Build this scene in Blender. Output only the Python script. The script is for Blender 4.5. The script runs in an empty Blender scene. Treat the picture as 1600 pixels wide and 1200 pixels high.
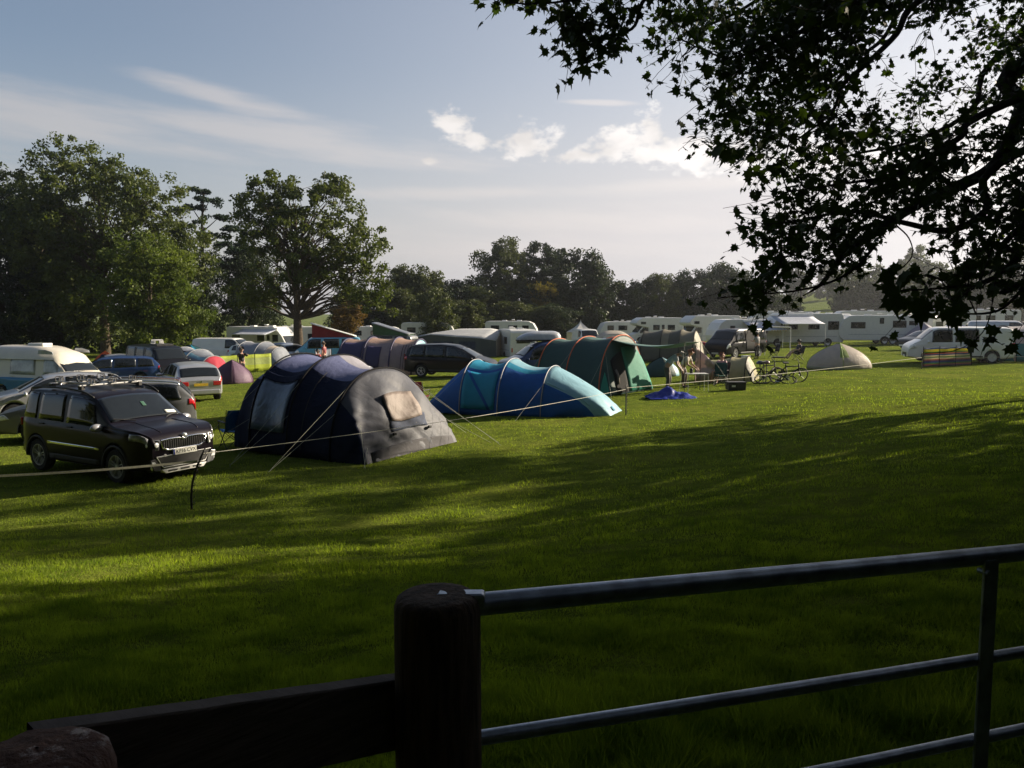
import bpy, bmesh, math, random
import numpy as np
from mathutils import Vector, Matrix, noise
PI = math.pi
R = math.radians
random.seed(7)
rng = np.random.default_rng(7)
SC = bpy.context.scene
COL = SC.collection

# ------------------------------------------------------------------ camera, sky, sun, exposure
PITCH = R(5.14); FPX = 1256.0; CH = 3.1
cam_d = bpy.data.cameras.new('camera'); cam = bpy.data.objects.new('camera', cam_d); COL.objects.link(cam)
cam.location = (0, 0, CH); cam.rotation_euler = (PI/2 - PITCH, 0, 0)
cam_d.sensor_width = 36; cam_d.lens = FPX/1600*36; cam_d.clip_start = 0.05; cam_d.clip_end = 6000
SC.camera = cam
SC.view_settings.view_transform = 'Standard'; SC.view_settings.look = 'None'
SC.view_settings.exposure = 1.2; SC.view_settings.gamma = 1
SC.cycles.use_denoising = True
SC.cycles.max_bounces = 6; SC.cycles.diffuse_bounces = 3; SC.cycles.glossy_bounces = 3
SC.cycles.transmission_bounces = 4; SC.cycles.transparent_max_bounces = 6; SC.cycles.volume_bounces = 0
SC.cycles.caustics_reflective = False; SC.cycles.caustics_refractive = False
SUN_AZ = R(63); SUN_EL = R(21)
sd = bpy.data.lights.new('sun', 'SUN'); sd.energy = 5.0; sd.angle = R(0.55); sd.color = (1.0, 0.86, 0.66)
sun = bpy.data.objects.new('sun', sd); COL.objects.link(sun)
SUN = Vector((math.sin(SUN_AZ)*math.cos(SUN_EL), math.cos(SUN_AZ)*math.cos(SUN_EL), math.sin(SUN_EL)))
sun.rotation_euler = SUN.to_track_quat('Z', 'Y').to_euler()

HAZE = .00036
class NG:
    """small node-graph writer"""
    def __init__(s, nt): s.nt = nt; s.n = nt.nodes; s.l = nt.links
    def new(s, t, **kw):
        n = s.n.new(t)
        for k, v in kw.items(): setattr(n, k, v)
        return n
    def put(s, sock, v):
        if isinstance(v, bpy.types.NodeSocket): s.l.new(v, sock)
        elif v is not None: sock.default_value = v
    def m(s, op, a, b=None, c=None):
        n = s.new('ShaderNodeMath', operation=op)
        s.put(n.inputs[0], a); s.put(n.inputs[1], b)
        if c is not None: s.put(n.inputs[2], c)
        return n.outputs[0]
    def noise(s, vec, scale, detail=3, rough=.5, lac=2.0, dim='3D'):
        n = s.new('ShaderNodeTexNoise', noise_dimensions=dim); s.put(n.inputs['Vector'], vec)
        n.inputs['Scale'].default_value = scale; n.inputs['Detail'].default_value = detail
        n.inputs['Roughness'].default_value = rough; n.inputs['Lacunarity'].default_value = lac
        return n.outputs[0]
    def ramp(s, v, a, b, smooth=True):
        n = s.new('ShaderNodeMapRange'); n.interpolation_type = 'SMOOTHSTEP' if smooth else 'LINEAR'
        s.put(n.inputs[0], v); n.inputs[1].default_value = a; n.inputs[2].default_value = b
        return n.outputs[0]
    def mix(s, f, a, b, blend='MIX'):
        n = s.new('ShaderNodeMix', data_type='RGBA', blend_type=blend)
        s.put(n.inputs[0], f); s.put(n.inputs[6], a); s.put(n.inputs[7], b)
        return n.outputs[2]
    def comb(s, x, y, z):
        n = s.new('ShaderNodeCombineXYZ'); s.put(n.inputs[0], x); s.put(n.inputs[1], y); s.put(n.inputs[2], z); return n.outputs[0]

W = bpy.data.worlds.new('World'); SC.world = W; W.use_nodes = True
g = NG(W.node_tree); g.n.clear()
sky = g.new('ShaderNodeTexSky', sky_type='NISHITA', sun_disc=False, sun_elevation=SUN_EL, sun_rotation=SUN_AZ)
sky.air_density = 1.0; sky.dust_density = 1.8; sky.ozone_density = 1.6; sky.altitude = 50
co = g.new('ShaderNodeTexCoord'); sp = g.new('ShaderNodeSeparateXYZ'); g.l.new(co.outputs['Generated'], sp.inputs[0])
az = g.m('ARCTAN2', sp.outputs[0], sp.outputs[1]); el = g.m('ARCSINE', sp.outputs[2])
def pxdir(px, py):
    return math.atan((px-800)/FPX), math.atan((487-py)/FPX*math.cos(math.atan((px-800)/FPX)))
def ell(px, py, rx, ry, tilt=0.0):
    """soft ellipse in azimuth and elevation, 1 at its centre, 0 at its rim"""
    a0, e0 = pxdir(px, py); c, s_ = math.cos(tilt), math.sin(tilt)
    da = g.m('SUBTRACT', az, a0); de = g.m('SUBTRACT', el, e0)
    u = g.m('ADD', g.m('MULTIPLY', da, c/(rx/FPX)), g.m('MULTIPLY', de, s_/(rx/FPX)))
    v = g.m('ADD', g.m('MULTIPLY', da, -s_/(ry/FPX)), g.m('MULTIPLY', de, c/(ry/FPX)))
    r2 = g.m('ADD', g.m('MULTIPLY', u, u), g.m('MULTIPLY', v, v))
    n = g.m('SUBTRACT', 1.0, g.m('SQRT', r2)); return n
def mx(*a):
    o = a[0]
    for b in a[1:]: o = g.m('MAXIMUM', o, b)
    return o
vec_f = g.comb(g.m('MULTIPLY', az, 1.0), g.m('MULTIPLY', el, 1.6), 0.0)
nz = g.noise(vec_f, 42, 8, .62)
nz2 = g.noise(vec_f, 16, 3, .5)
puff = mx(ell(712, 205, 50, 26, -.5), ell(738, 226, 34, 20), ell(822, 230, 60, 34, -.1), ell(1012, 215, 28, 42), ell(960, 232, 75, 30, .2),
          ell(1060, 240, 110, 30), ell(1150, 250, 110, 34), ell(1260, 255, 100, 30), ell(905, 250, 60, 14), ell(1440, 270, 150, 50), ell(676, 258, 24, 8))
puff = g.ramp(g.m('ADD', g.m('MULTIPLY', puff, .62), g.m('ADD', g.m('MULTIPLY', g.m('SUBTRACT', nz, .5), 1.5), g.m('MULTIPLY', g.m('SUBTRACT', nz2, .5), .9))), .04, .46)
vec_s = g.comb(g.m('MULTIPLY', az, 1.0), g.m('MULTIPLY', g.m('ADD', el, g.m('MULTIPLY', az, .07)), 7.5), .3)
ns = g.noise(vec_s, 5.5, 6, .58)
streak = mx(ell(60, 190, 420, 46, -.06), ell(420, 222, 380, 34, -.09), ell(350, 160, 140, 22, -.17), ell(930, 170, 70, 5, -.05),
            g.m('MULTIPLY', ell(760, 305, 330, 15, .01), .95), g.m('MULTIPLY', ell(900, 345, 420, 26), .8), g.m('MULTIPLY', ell(1060, 292, 300, 13, .02), .85),
            g.m('MULTIPLY', ell(1040, 350, 170, 24), 1.0), g.m('MULTIPLY', ell(900, 390, 700, 34), .55), ell(-500, 230, 500, 60), ell(2300, 240, 700, 120))
streak = g.m('MULTIPLY', g.ramp(g.m('ADD', g.m('MULTIPLY', streak, .6), g.m('MULTIPLY', g.m('SUBTRACT', ns, .45), 1.2)), .02, .60), .56)
lowv = g.m('MULTIPLY', g.ramp(el, .30, -.02), .62)                 # thin veil towards the horizon
veil = g.m('MULTIPLY', g.ramp(az, -.62, .45), g.ramp(el, .75, .05))   # the veil thickens on the side of the low sun
# the clouds' own brightness follows the direction of the sun
dotn = g.new('ShaderNodeVectorMath', operation='DOT_PRODUCT'); g.l.new(co.outputs['Generated'], dotn.inputs[0]); dotn.inputs[1].default_value = SUN
glow = g.m('POWER', g.m('MAXIMUM', g.m('MULTIPLY_ADD', dotn.outputs['Value'], .5, .5), 0), 3.0)
cb = g.m('MULTIPLY_ADD', glow, 5.4, 4.5)
ccol = g.mix(1.0, g.comb(cb, cb, cb), (1.0, .93, .90, 1), 'MULTIPLY')
vb = g.m('MULTIPLY_ADD', glow, 4.2, 4.1)
vcol = g.mix(1.0, g.comb(vb, vb, vb), (1.0, .955, .965, 1), 'MULTIPLY')
c0 = g.mix(g.m('MINIMUM', g.m('ADD', lowv, g.m('ADD', g.m('MULTIPLY', veil, .62), .10)), 1.0), sky.outputs[0], vcol)
c1 = g.mix(streak, c0, ccol)
pb = g.m('MULTIPLY', cb, g.m('MULTIPLY_ADD', g.ramp(nz2, .35, .65), .26, .96))
pcol = g.mix(1.0, g.comb(pb, pb, pb), (1.0, .95, .92, 1), 'MULTIPLY')
c2 = g.mix(g.m('MULTIPLY', puff, .95), c1, pcol)
bg = g.new('ShaderNodeBackground'); g.l.new(c2, bg.inputs[0]); bg.inputs[1].default_value = 0.054
wo = g.new('ShaderNodeOutputWorld'); g.l.new(bg.outputs[0], wo.inputs[0])

# ------------------------------------------------------------------ terrain height and pixel rays
def sm(t): t = max(0., min(1., t)); return t*t*(3-2*t)
def gz(x, y):
    xc = max(-45, min(60, x)); yc = max(0, min(95, y))
    L = 12.5 + 24*sm((x+2)/17)
    if y > 140: far = -0.004*(y-140)
    else: far = 0
    b = 1.2*(1-sm((y-1)/(L-1)))
    q = .03*math.sin(x*.41+1.3)*math.cos(y*.33) + .012*math.sin(x*1.7+y*.6)
    return .25 + .022*xc - .012*yc + b + q + max(far, -4)
CP, SP = math.cos(PITCH), math.sin(PITCH)
def ray(px, py):
    a, b = (px-800)/FPX, (600-py)/FPX
    return Vector((a, CP + b*SP, -SP + b*CP))       # forward distance 1 along the optical axis
def at(px, py, d):
    """point on the ray of a pixel at forward distance d"""
    return Vector((0, 0, CH)) + ray(px, py)*d
def G(px, py):
    """where the ray of a pixel meets the ground"""
    r = ray(px, py); lo, t = 1., 1.
    while t < 400:
        p = Vector((0, 0, CH)) + r*t
        if p.z < gz(p.x, p.y): break
        lo = t; t *= 1.02
    hi = t
    for _ in range(30):
        mid = (lo+hi)/2; p = Vector((0, 0, CH)) + r*mid
        if p.z < gz(p.x, p.y): hi = mid
        else: lo = mid
    return Vector((0, 0, CH)) + r*hi
def D(px, d):
    """ground point on a pixel column at distance y=d"""
    x = (px-800)/FPX*d; return Vector((x, d, gz(x, d)))

# ------------------------------------------------------------------ materials
MATS = {}
def principled(nt):
    for n in nt.nodes:
        if n.type == 'BSDF_PRINCIPLED': return n
def mat(name, col, rough=.6, metal=0., var=.12, scale=6., bump=0., bscale=30., coat=0., spec=.5, trans=0., wrinkle=0., dirt=0., stretch=None):
    """procedural surface: base colour varied by noise, optional bump, translucent share for thin cloth"""
    if name in MATS: return MATS[name]
    m = bpy.data.materials.new(name); m.use_nodes = True; h = NG(m.node_tree); b = principled(m.node_tree)
    tc = h.new('ShaderNodeTexCoord').outputs['Object']
    if stretch:
        mp = h.new('ShaderNodeMapping'); mp.inputs['Scale'].default_value = stretch; h.l.new(tc, mp.inputs[0]); tc = mp.outputs[0]
    n = h.noise(tc, scale, 4, .6)
    lo = tuple(max(0, c*(1-var)) for c in col) + (1,); hi = tuple(min(1, c*(1+var)) for c in col) + (1,)
    c = h.mix(h.ramp(n, .3, .7), lo, hi)
    if dirt:
        d = h.ramp(h.noise(tc, 2.3, 6, .7), .52, .75)
        c = h.mix(h.m('MULTIPLY', d, dirt), c, (.09, .085, .06, 1))
    h.put(b.inputs['Base Color'], c)
    b.inputs['Roughness'].default_value = rough; b.inputs['Metallic'].default_value = metal
    b.inputs['Specular IOR Level'].default_value = spec
    b.inputs['Coat Weight'].default_value = coat; b.inputs['Coat Roughness'].default_value = .05
    hgt = None
    if bump: hgt = h.m('MULTIPLY', h.noise(tc, bscale, 4, .6), bump)
    if wrinkle:
        w = h.noise(tc, 2.2, 3, .55); w2 = h.new('ShaderNodeTexNoise'); w2.inputs['Scale'].default_value = 1.1; w2.inputs['Distortion'].default_value = 2.2; w2.inputs['Detail'].default_value = 3
        h.l.new(tc, w2.inputs['Vector'])
        rid = h.m('ABSOLUTE', h.m('SUBTRACT', w2.outputs[0], .5))
        w = h.m('ADD', h.m('MULTIPLY', w, .5), h.m('MULTIPLY', rid, .7))
        w = h.m('MULTIPLY', w, wrinkle); hgt = w if hgt is None else h.m('ADD', hgt, w)
    if hgt is not None:
        bn = h.new('ShaderNodeBump'); bn.inputs['Strength'].default_value = 1; bn.inputs['Distance'].default_value = 1
        h.l.new(hgt, bn.inputs['Height']); h.l.new(bn.outputs[0], b.inputs['Normal'])
    if trans:
        t = h.new('ShaderNodeBsdfTranslucent'); h.put(t.inputs[0], c); ms = h.new('ShaderNodeMixShader'); ms.inputs[0].default_value = trans
        h.l.new(b.outputs[0], ms.inputs[1]); h.l.new(t.outputs[0], ms.inputs[2])
        out = [q for q in h.n if q.type == 'OUTPUT_MATERIAL'][0]; h.l.new(ms.outputs[0], out.inputs[0])
    MATS[name] = m; return m
def leafmat(name, col, col2, trans=.35, rough=.55, big=.25, spec=.12):
    m = bpy.data.materials.new(name); m.use_nodes = True; h = NG(m.node_tree); b = principled(m.node_tree)
    geo = h.new('ShaderNodeNewGeometry'); tc = h.new('ShaderNodeTexCoord')
    r1 = geo.outputs['Random Per Island']; n = h.noise(tc.outputs['Object'], big, 3, .6)
    f = h.m('ADD', h.m('MULTIPLY', r1, .45), h.m('MULTIPLY', h.ramp(n, .35, .65), .55))
    if big > .6: f = h.m('ADD', h.m('MULTIPLY', f, .5), h.m('MULTIPLY', h.ramp(h.noise(tc.outputs['Object'], 3.2, 4, .65), .36, .62), .5))
    c = h.mix(f, tuple(col)+(1,), tuple(col2)+(1,))
    h.put(b.inputs['Base Color'], c); b.inputs['Roughness'].default_value = rough; b.inputs['Specular IOR Level'].default_value = spec
    t = h.new('ShaderNodeBsdfTranslucent'); h.put(t.inputs[0], h.mix(1.0, c, (1.25, 1.35, .45, 1), 'MULTIPLY')); ms = h.new('ShaderNodeMixShader'); ms.inputs[0].default_value = trans
    h.l.new(b.outputs[0], ms.inputs[1]); h.l.new(t.outputs[0], ms.inputs[2])
    out = [q for q in h.n if q.type == 'OUTPUT_MATERIAL'][0]; h.l.new(ms.outputs[0], out.inputs[0])
    return m

# ------------------------------------------------------------------ mesh helpers
class MB:
    def __init__(s): s.v = []; s.f = []; s.mi = []; s.cur = 0
    def add(s, vs, fs):
        o = len(s.v); s.v += [tuple(v) for v in vs]; s.f += [tuple(i+o for i in f) for f in fs]; s.mi += [s.cur]*len(fs); return s
    def box(s, c, d, rot=None, taper=1.0):
        x, y, z = d[0]/2, d[1]/2, d[2]/2
        vs = [Vector((sx*x*(taper if sz > 0 else 1), sy*y*(taper if sz > 0 else 1), sz*z)) for sz in (-1, 1) for sx, sy in ((-1, -1), (1, -1), (1, 1), (-1, 1))]
        if rot is not None: vs = [rot @ v for v in vs]
        vs = [v + Vector(c) for v in vs]
        return s.add(vs, [(0, 3, 2, 1), (4, 5, 6, 7), (0, 1, 5, 4), (1, 2, 6, 5), (2, 3, 7, 6), (3, 0, 4, 7)])
    def tube(s, pts, r, n=6, caps=True):
        pts = [Vector(p) for p in pts]; k = len(pts); rs = r if isinstance(r, (list, tuple)) else [r]*k
        ref = None; rings = []
        for i, p in enumerate(pts):
            t = (pts[min(i+1, k-1)] - pts[max(i-1, 0)])
            if t.length < 1e-9: t = Vector((0, 0, 1))
            t.normalize()
            if ref is None: ref = t.orthogonal().normalized()
            else:
                ref = ref - t*ref.dot(t)
                ref = ref.normalized() if ref.length > 1e-6 else t.orthogonal().normalized()
            b = t.cross(ref)
            rings.append([p + (ref*math.cos(2*PI*j/n) + b*math.sin(2*PI*j/n))*rs[i] for j in range(n)])
        vs = [v for rg in rings for v in rg]; fs = []
        for i in range(k-1):
            for j in range(n): fs.append((i*n+j, i*n+(j+1) % n, (i+1)*n+(j+1) % n, (i+1)*n+j))
        if caps: fs.append(tuple(range(n))[::-1]); fs.append(tuple((k-1)*n+j for j in range(n)))
        return s.add(vs, fs)
    def grid(s, P, closed=False):
        a, b = len(P), len(P[0]); vs = [v for row in P for v in row]; fs = []
        for i in range(a-1):
            for j in range(b if closed else b-1): fs.append((i*b+j, (i+1)*b+j, (i+1)*b+(j+1) % b, i*b+(j+1) % b))
        return s.add(vs, fs)
    def lathe(s, prof, c=(0, 0, 0), axis='z', n=20):
        P = []
        for r, h in prof:
            row = []
            for j in range(n):
                a = 2*PI*j/n; u, w = r*math.cos(a), r*math.sin(a)
                p = (u, w, h) if axis == 'z' else ((u, h, w) if axis == 'y' else (h, u, w))
                row.append((p[0]+c[0], p[1]+c[1], p[2]+c[2]))
            P.append(row)
        return s.grid(P, True)
    def prism(s, poly, y0, y1, plane='xz'):
        """polygon in a plane, extruded along the third axis, closed"""
        n = len(poly)
        def q(a, b, h): return (a, h, b) if plane == 'xz' else ((a, b, h) if plane == 'xy' else (h, a, b))
        vs = [q(a, b, y0) for a, b in poly] + [q(a, b, y1) for a, b in poly]
        fs = [tuple(range(n)), tuple(range(2*n-1, n-1, -1))] + [(i, i+n, (i+1) % n+n, (i+1) % n) for i in range(n)]
        return s.add(vs, fs)
    def build(s, name, mats, parent=None, smooth=False, bevel=0, sharp=None, solid=0, fix=True):
        me = bpy.data.meshes.new(name); me.from_pydata(s.v, [], s.f)
        for m in (mats if isinstance(mats, (list, tuple)) else [mats]): me.materials.append(m)
        me.polygons.foreach_set('material_index', s.mi)
        if fix:
            b = bmesh.new(); b.from_mesh(me); bmesh.ops.recalc_face_normals(b, faces=b.faces); b.to_mesh(me); b.free()
        o = bpy.data.objects.new(name, me); COL.objects.link(o)
        if smooth:
            me.polygons.foreach_set('use_smooth', [True]*len(me.polygons))
            if sharp: me.set_sharp_from_angle(angle=R(sharp))
        if bevel:
            md = o.modifiers.new('bevel', 'BEVEL'); md.width = bevel; md.segments = 2; md.limit_method = 'ANGLE'; md.angle_limit = R(35)
        if solid:
            md = o.modifiers.new('thick', 'SOLIDIFY'); md.thickness = solid; md.offset = 0
        if parent: o.parent = parent
        return o
def npmesh(name, V, F, mats, parent=None, mi=None, smooth=False):
    """fast mesh of equal-sided faces from numpy arrays"""
    V = np.asarray(V, dtype=np.float32).reshape(-1, 3); F = np.asarray(F, dtype=np.int32); k = F.shape[1]
    me = bpy.data.meshes.new(name); me.vertices.add(len(V)); me.vertices.foreach_set('co', V.ravel())
    me.loops.add(F.size); me.loops.foreach_set('vertex_index', F.ravel())
    me.polygons.add(len(F)); me.polygons.foreach_set('loop_start', np.arange(0, F.size, k, dtype=np.int32))
    me.update(calc_edges=True)
    for m in (mats if isinstance(mats, (list, tuple)) else [mats]): me.materials.append(m)
    if mi is not None: me.polygons.foreach_set('material_index', np.asarray(mi, dtype=np.int32))
    if smooth: me.polygons.foreach_set('use_smooth', [True]*len(F))
    o = bpy.data.objects.new(name, me); COL.objects.link(o)
    if parent: o.parent = parent
    return o
def tag(o, label=None, cat=None, group=None, kind=None):
    if label: o['label'] = label
    if cat: o['category'] = cat
    if group: o['group'] = group
    if kind: o['kind'] = kind
    return o
def thing(name, label, cat, loc=(0, 0, 0), rz=0., group=None):
    o = bpy.data.objects.new(name, None); o.empty_display_size = .2; COL.objects.link(o)
    o.location = loc; o.rotation_euler = (0, 0, rz); return tag(o, label, cat, group)
def copy_tree(o, parent=None):
    c = o.copy(); COL.objects.link(c)
    if parent is not None: c.parent = parent
    for ch in [q for q in list(COL.objects) if q.parent == o]: copy_tree(ch, c)
    return c
def lerp(a, b, t): return a + (b-a)*t
def cr(pts, n):
    """resample a polyline through its points as a smooth curve, n steps per span"""
    P = [Vector(p) for p in pts]; out = []
    for i in range(len(P)-1):
        p0 = P[max(i-1, 0)]; p1 = P[i]; p2 = P[i+1]; p3 = P[min(i+2, len(P)-1)]
        for k in range(n):
            t = k/n
            out.append(.5*((2*p1) + (p2-p0)*t + (2*p0-5*p1+4*p2-p3)*t*t + (3*p1-p0-3*p2+p3)*t**3))
    out.append(P[-1]); return out
# ------------------------------------------------------------------ ground sheet, hills
def grassmat(name, dark, light, dry):
    m = bpy.data.materials.new(name); m.use_nodes = True; h = NG(m.node_tree); b = principled(m.node_tree)
    tc = h.new('ShaderNodeTexCoord').outputs['Object']
    n1 = h.noise(tc, .35, 4, .6); n2 = h.noise(tc, 2.2, 6, .65); n3 = h.noise(tc, 26., 3, .7)
    f = h.m('ADD', h.m('MULTIPLY', h.ramp(n2, .3, .7), .5), h.m('MULTIPLY', n3, .5))
    c = h.mix(f, dark+(1,), light+(1,))
    c = h.mix(h.m('MULTIPLY', h.ramp(n1, .45, .7), .45), c, dry+(1,))
    h.put(b.inputs['Base Color'], c); b.inputs['Roughness'].default_value = .9; b.inputs['Specular IOR Level'].default_value = 0
    bn = h.new('ShaderNodeBump'); bn.inputs['Strength'].default_value = .9; bn.inputs['Distance'].default_value = .25
    h.l.new(h.m('ADD', n2, h.m('MULTIPLY', n3, .6)), bn.inputs['Height']); h.l.new(bn.outputs[0], b.inputs['Normal'])
    return m
M_GRASS = grassmat('field_grass', (.050, .078, .016), (.195, .245, .040), (.24, .25, .05))
M_FAR = grassmat('far_pasture', (.09, .13, .035), (.14, .17, .05), (.2, .19, .09))
rad = [0.0] + [0.6*(1.06**i) for i in range(150)]
rad = [r for r in rad if r < 950]
NA = 240; V = []; F = []
for i, r in enumerate(rad):
    for j in range(NA):
        a = 2*PI*j/NA; x, y = r*math.sin(a), r*math.cos(a); z = gz(x, y)
        if y > 120:  # a rise beyond the trees on the right, with pasture on it
            z += 15*sm((y-150)/260)*math.exp(-((math.atan2(x, y)-.47)/.26)**2) + 5*sm((y-250)/500)
        V.append((x, y, z))
for i in range(len(rad)-1):
    for j in range(NA): F.append((i*NA+j, i*NA+(j+1) % NA, (i+1)*NA+(j+1) % NA, (i+1)*NA+j))
far = [1 if rad[f[0]//NA] > 135 else 0 for f in F]
tag(npmesh('ground', V, F, [M_GRASS, M_FAR], mi=far, smooth=True), 'mown grass field sloping away from the gate', None, None, 'structure')

# grass blades, thinner with distance
M_BLADE = leafmat('grass_blade', (.08, .135, .026), (.32, .385, .055), trans=.5, rough=.9, big=.9, spec=0)
def blades(name, n, d0, d1, h0, h1, w0, w1, label, pxlo=-60, pxhi=1660, power=1.0):
    u = rng.random(n)**power; d = 1/((1/d0)*(1-u)+(1/d1)*u) if power == 1.0 else d0+(d1-d0)*u
    px = rng.uniform(pxlo, pxhi, n); x = (px-800)/FPX*d
    z = np.array([gz(a, b) for a, b in zip(x, d)])
    t = (d-d0)/(d1-d0)
    clump = np.array([noise.noise(Vector((a*1.6, b*1.6, 0)))+.7*noise.noise(Vector((a*4.2, b*4.2, 3))) for a, b in zip(x, d)])*.95+.85; clump = np.clip(clump, .25, 2)
    H = (h0+(h1-h0)*t)*rng.uniform(.5, 1.3, n)*clump; Wd = (w0+(w1-w0)*t)*rng.uniform(.7, 1.3, n)
    an = rng.uniform(0, 2*PI, n); lx = rng.normal(0, .45, n)*H; ly = rng.normal(0, .45, n)*H
    cx, sx = np.cos(an)*Wd/2, np.sin(an)*Wd/2
    P = np.stack([x-cx, d-sx, z-.01, x+cx, d+sx, z-.01, x+lx, d+ly, z+H], 1).reshape(-1, 3)
    return tag(npmesh(name, P, np.arange(3*n).reshape(-1, 3), M_BLADE), label, 'grass', None, 'stuff')
blades('short_grass', 600000, 2.0, 48, .045, .042, .006, .032, 'short mown grass blades covering the field')
blades('rough_grass', 26000, 1.7, 4.2, .16, .1, .005, .006, 'longer rough grass growing along the gate', 820, 1700)
# ------------------------------------------------------------------ trees
def barkmat(name, c):
    return mat(name, c, rough=.95, var=.4, scale=9, bump=.03, bscale=14, spec=.1)
M_BARK = barkmat('bark', (.075, .06, .045)); M_BARK_D = barkmat('dark_bark', (.035, .03, .025)); M_BARK_P = barkmat('pale_bark', (.13, .12, .09))
L_ASH = leafmat('ash_leaf', (.030, .046, .014), (.10, .118, .030), trans=.3)
L_LIME = leafmat('lime_leaf', (.038, .062, .014), (.125, .155, .032), trans=.35)
L_DARK = leafmat('dark_leaf', (.014, .025, .011), (.036, .052, .019), trans=.2)
L_OLIVE = leafmat('olive_leaf', (.032, .045, .016), (.088, .10, .032), trans=.25)
L_GOLD = leafmat('golden_leaf', (.10, .085, .018), (.19, .14, .03), trans=.3)
L_RUST = leafmat('rusty_leaf', (.07, .05, .02), (.15, .085, .028), trans=.3)
L_PINE = leafmat('pine_leaf', (.010, .026, .012), (.025, .045, .018), trans=.1)
L_SYC = leafmat('sycamore_leaf', (.018, .036, .008), (.045, .075, .014), trans=.3)

def leafcloud(cent, rad_, per, size, r, flat=.75):
    """many small rhombic leaves scattered round clump centres, as arrays"""
    n = len(cent)*per
    c = np.repeat(np.asarray(cent), per, 0); rr = np.repeat(np.asarray(rad_), per)
    o = r.normal(0, 1, (n, 3)); o /= np.linalg.norm(o, axis=1, keepdims=True); o *= (r.random((n, 1))**.45)*rr[:, None]; o[:, 2] *= flat
    p = c+o
    nrm = r.normal(0, 1, (n, 3)); nrm[:, 2] += .5; nrm += o/rr[:, None]*.8; nrm /= np.linalg.norm(nrm, axis=1, keepdims=True)
    t = np.cross(nrm, r.normal(0, 1, (n, 3))); t /= np.linalg.norm(t, axis=1, keepdims=True); b = np.cross(nrm, t)
    s = size*r.uniform(.6, 1.35, (n, 1))
    P = np.stack([p-t*s*.5, p-b*s*.28, p+t*s*.5, p+b*s*.28], 1).reshape(-1, 3)
    return P, np.arange(4*n).reshape(-1, 4)
def make_tree(name, label, cat, leaf, bark, H, ells, tr, ncl, per, crad, lsize, seed, loc, group=None, rough=.35, nlimb=26, lean=0., fork=.38, shell=.5, lowcut=None, clumpy=True, zs=1.):
    r = np.random.default_rng(seed)
    root = thing(name, label, cat, loc, 0, group)
    wt = np.array([(e[3]*e[4]*e[5])**(2/3) for e in ells]); wt /= wt.sum()
    cs = []; rs = []
    while len(cs) < ncl:
        e = ells[r.choice(len(ells), p=wt)]
        d = r.normal(0, 1, 3); d /= np.linalg.norm(d)
        nf = noise.noise(Vector(d*2.1)+Vector((seed*3.1, 0, e[0])))*rough*1.6 + noise.noise(Vector(d*5.)+Vector((0, seed*1.7, e[2])))*rough*.9
        q = (shell+(1-shell)*r.random()**.7)*(1+nf)
        p = np.array([e[0]+d[0]*e[3]*q, e[1]+d[1]*e[4]*q, e[2]+d[2]*e[5]*q])
        if lowcut and p[2] < lowcut: continue
        cs.append(p); rs.append(crad*r.uniform(.55, 1.35))
    P, F = leafcloud(cs, rs, per, lsize, r)
    npmesh('crown', P, F, leaf, root)
    b = MB(); top = Vector((lean*.6, 0, H*.78)); path = cr([(0, 0, -.3), (lean*.12, .05, H*.14), (lean*.25, -.1, H*fork), (lean*.5, .1, H*.6), tuple(top)], 4)
    b.tube([(p.x, p.y, p.z) for p in path], [tr*(1.35 if i == 0 else 1)*(1-.88*(i/(len(path)-1))) for i in range(len(path))], 9)
    idx = r.choice(len(cs), min(nlimb, len(cs)), replace=False)
    for k in idx:
        c = Vector(cs[k]); t0 = min(.8, max(fork*.85, (c.z/H)*.70+r.uniform(-.10, .08))); zt = t0*H
        s = min(range(len(path)), key=lambda i: abs(path[i].z-zt)); a = path[s]
        L = (c-a).length; mid = a.lerp(c, .5)+Vector((r.normal(0, .06)*L, r.normal(0, .06)*L, .08*L+r.normal(0, .04)*L))
        rr0 = tr*(1-.85*s/(len(path)-1))*.5
        q = cr([a, a.lerp(mid, .5)+Vector((0, 0, -.02*L)), mid, c], 3)
        b.tube(q, [max(.015, rr0*(1-.9*i/(len(q)-1))) for i in range(len(q))], 5)
        for _ in range(3):     # forks off the limb
            i0 = r.integers(3, len(q)-1); e2 = Vector(cs[r.integers(len(cs))])
            if (e2-q[i0]).length < H*.28: b.tube(cr([q[i0], q[i0].lerp(e2, .5)+Vector((0, 0, .1)), e2], 3), [max(.012, rr0*.4*(1-.12*i)) for i in range(7)], 4)
    b.build('trunk', bark, root, smooth=True, fix=False)
    return root
def put(src, loc, s=1., rz=0., label=None, group=None, sz=None):
    c = copy_tree(src); c.location = loc; c.scale = (s, s, sz or s); c.rotation_euler = (0, 0, rz)
    if label: c['label'] = label
    if group: c['group'] = group
    return c

TG = 'trees standing round the camping field'
BG = 'trees of the dark belt beyond the caravans'
HG = 'hazy trees on the rise beyond the caravans'
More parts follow.
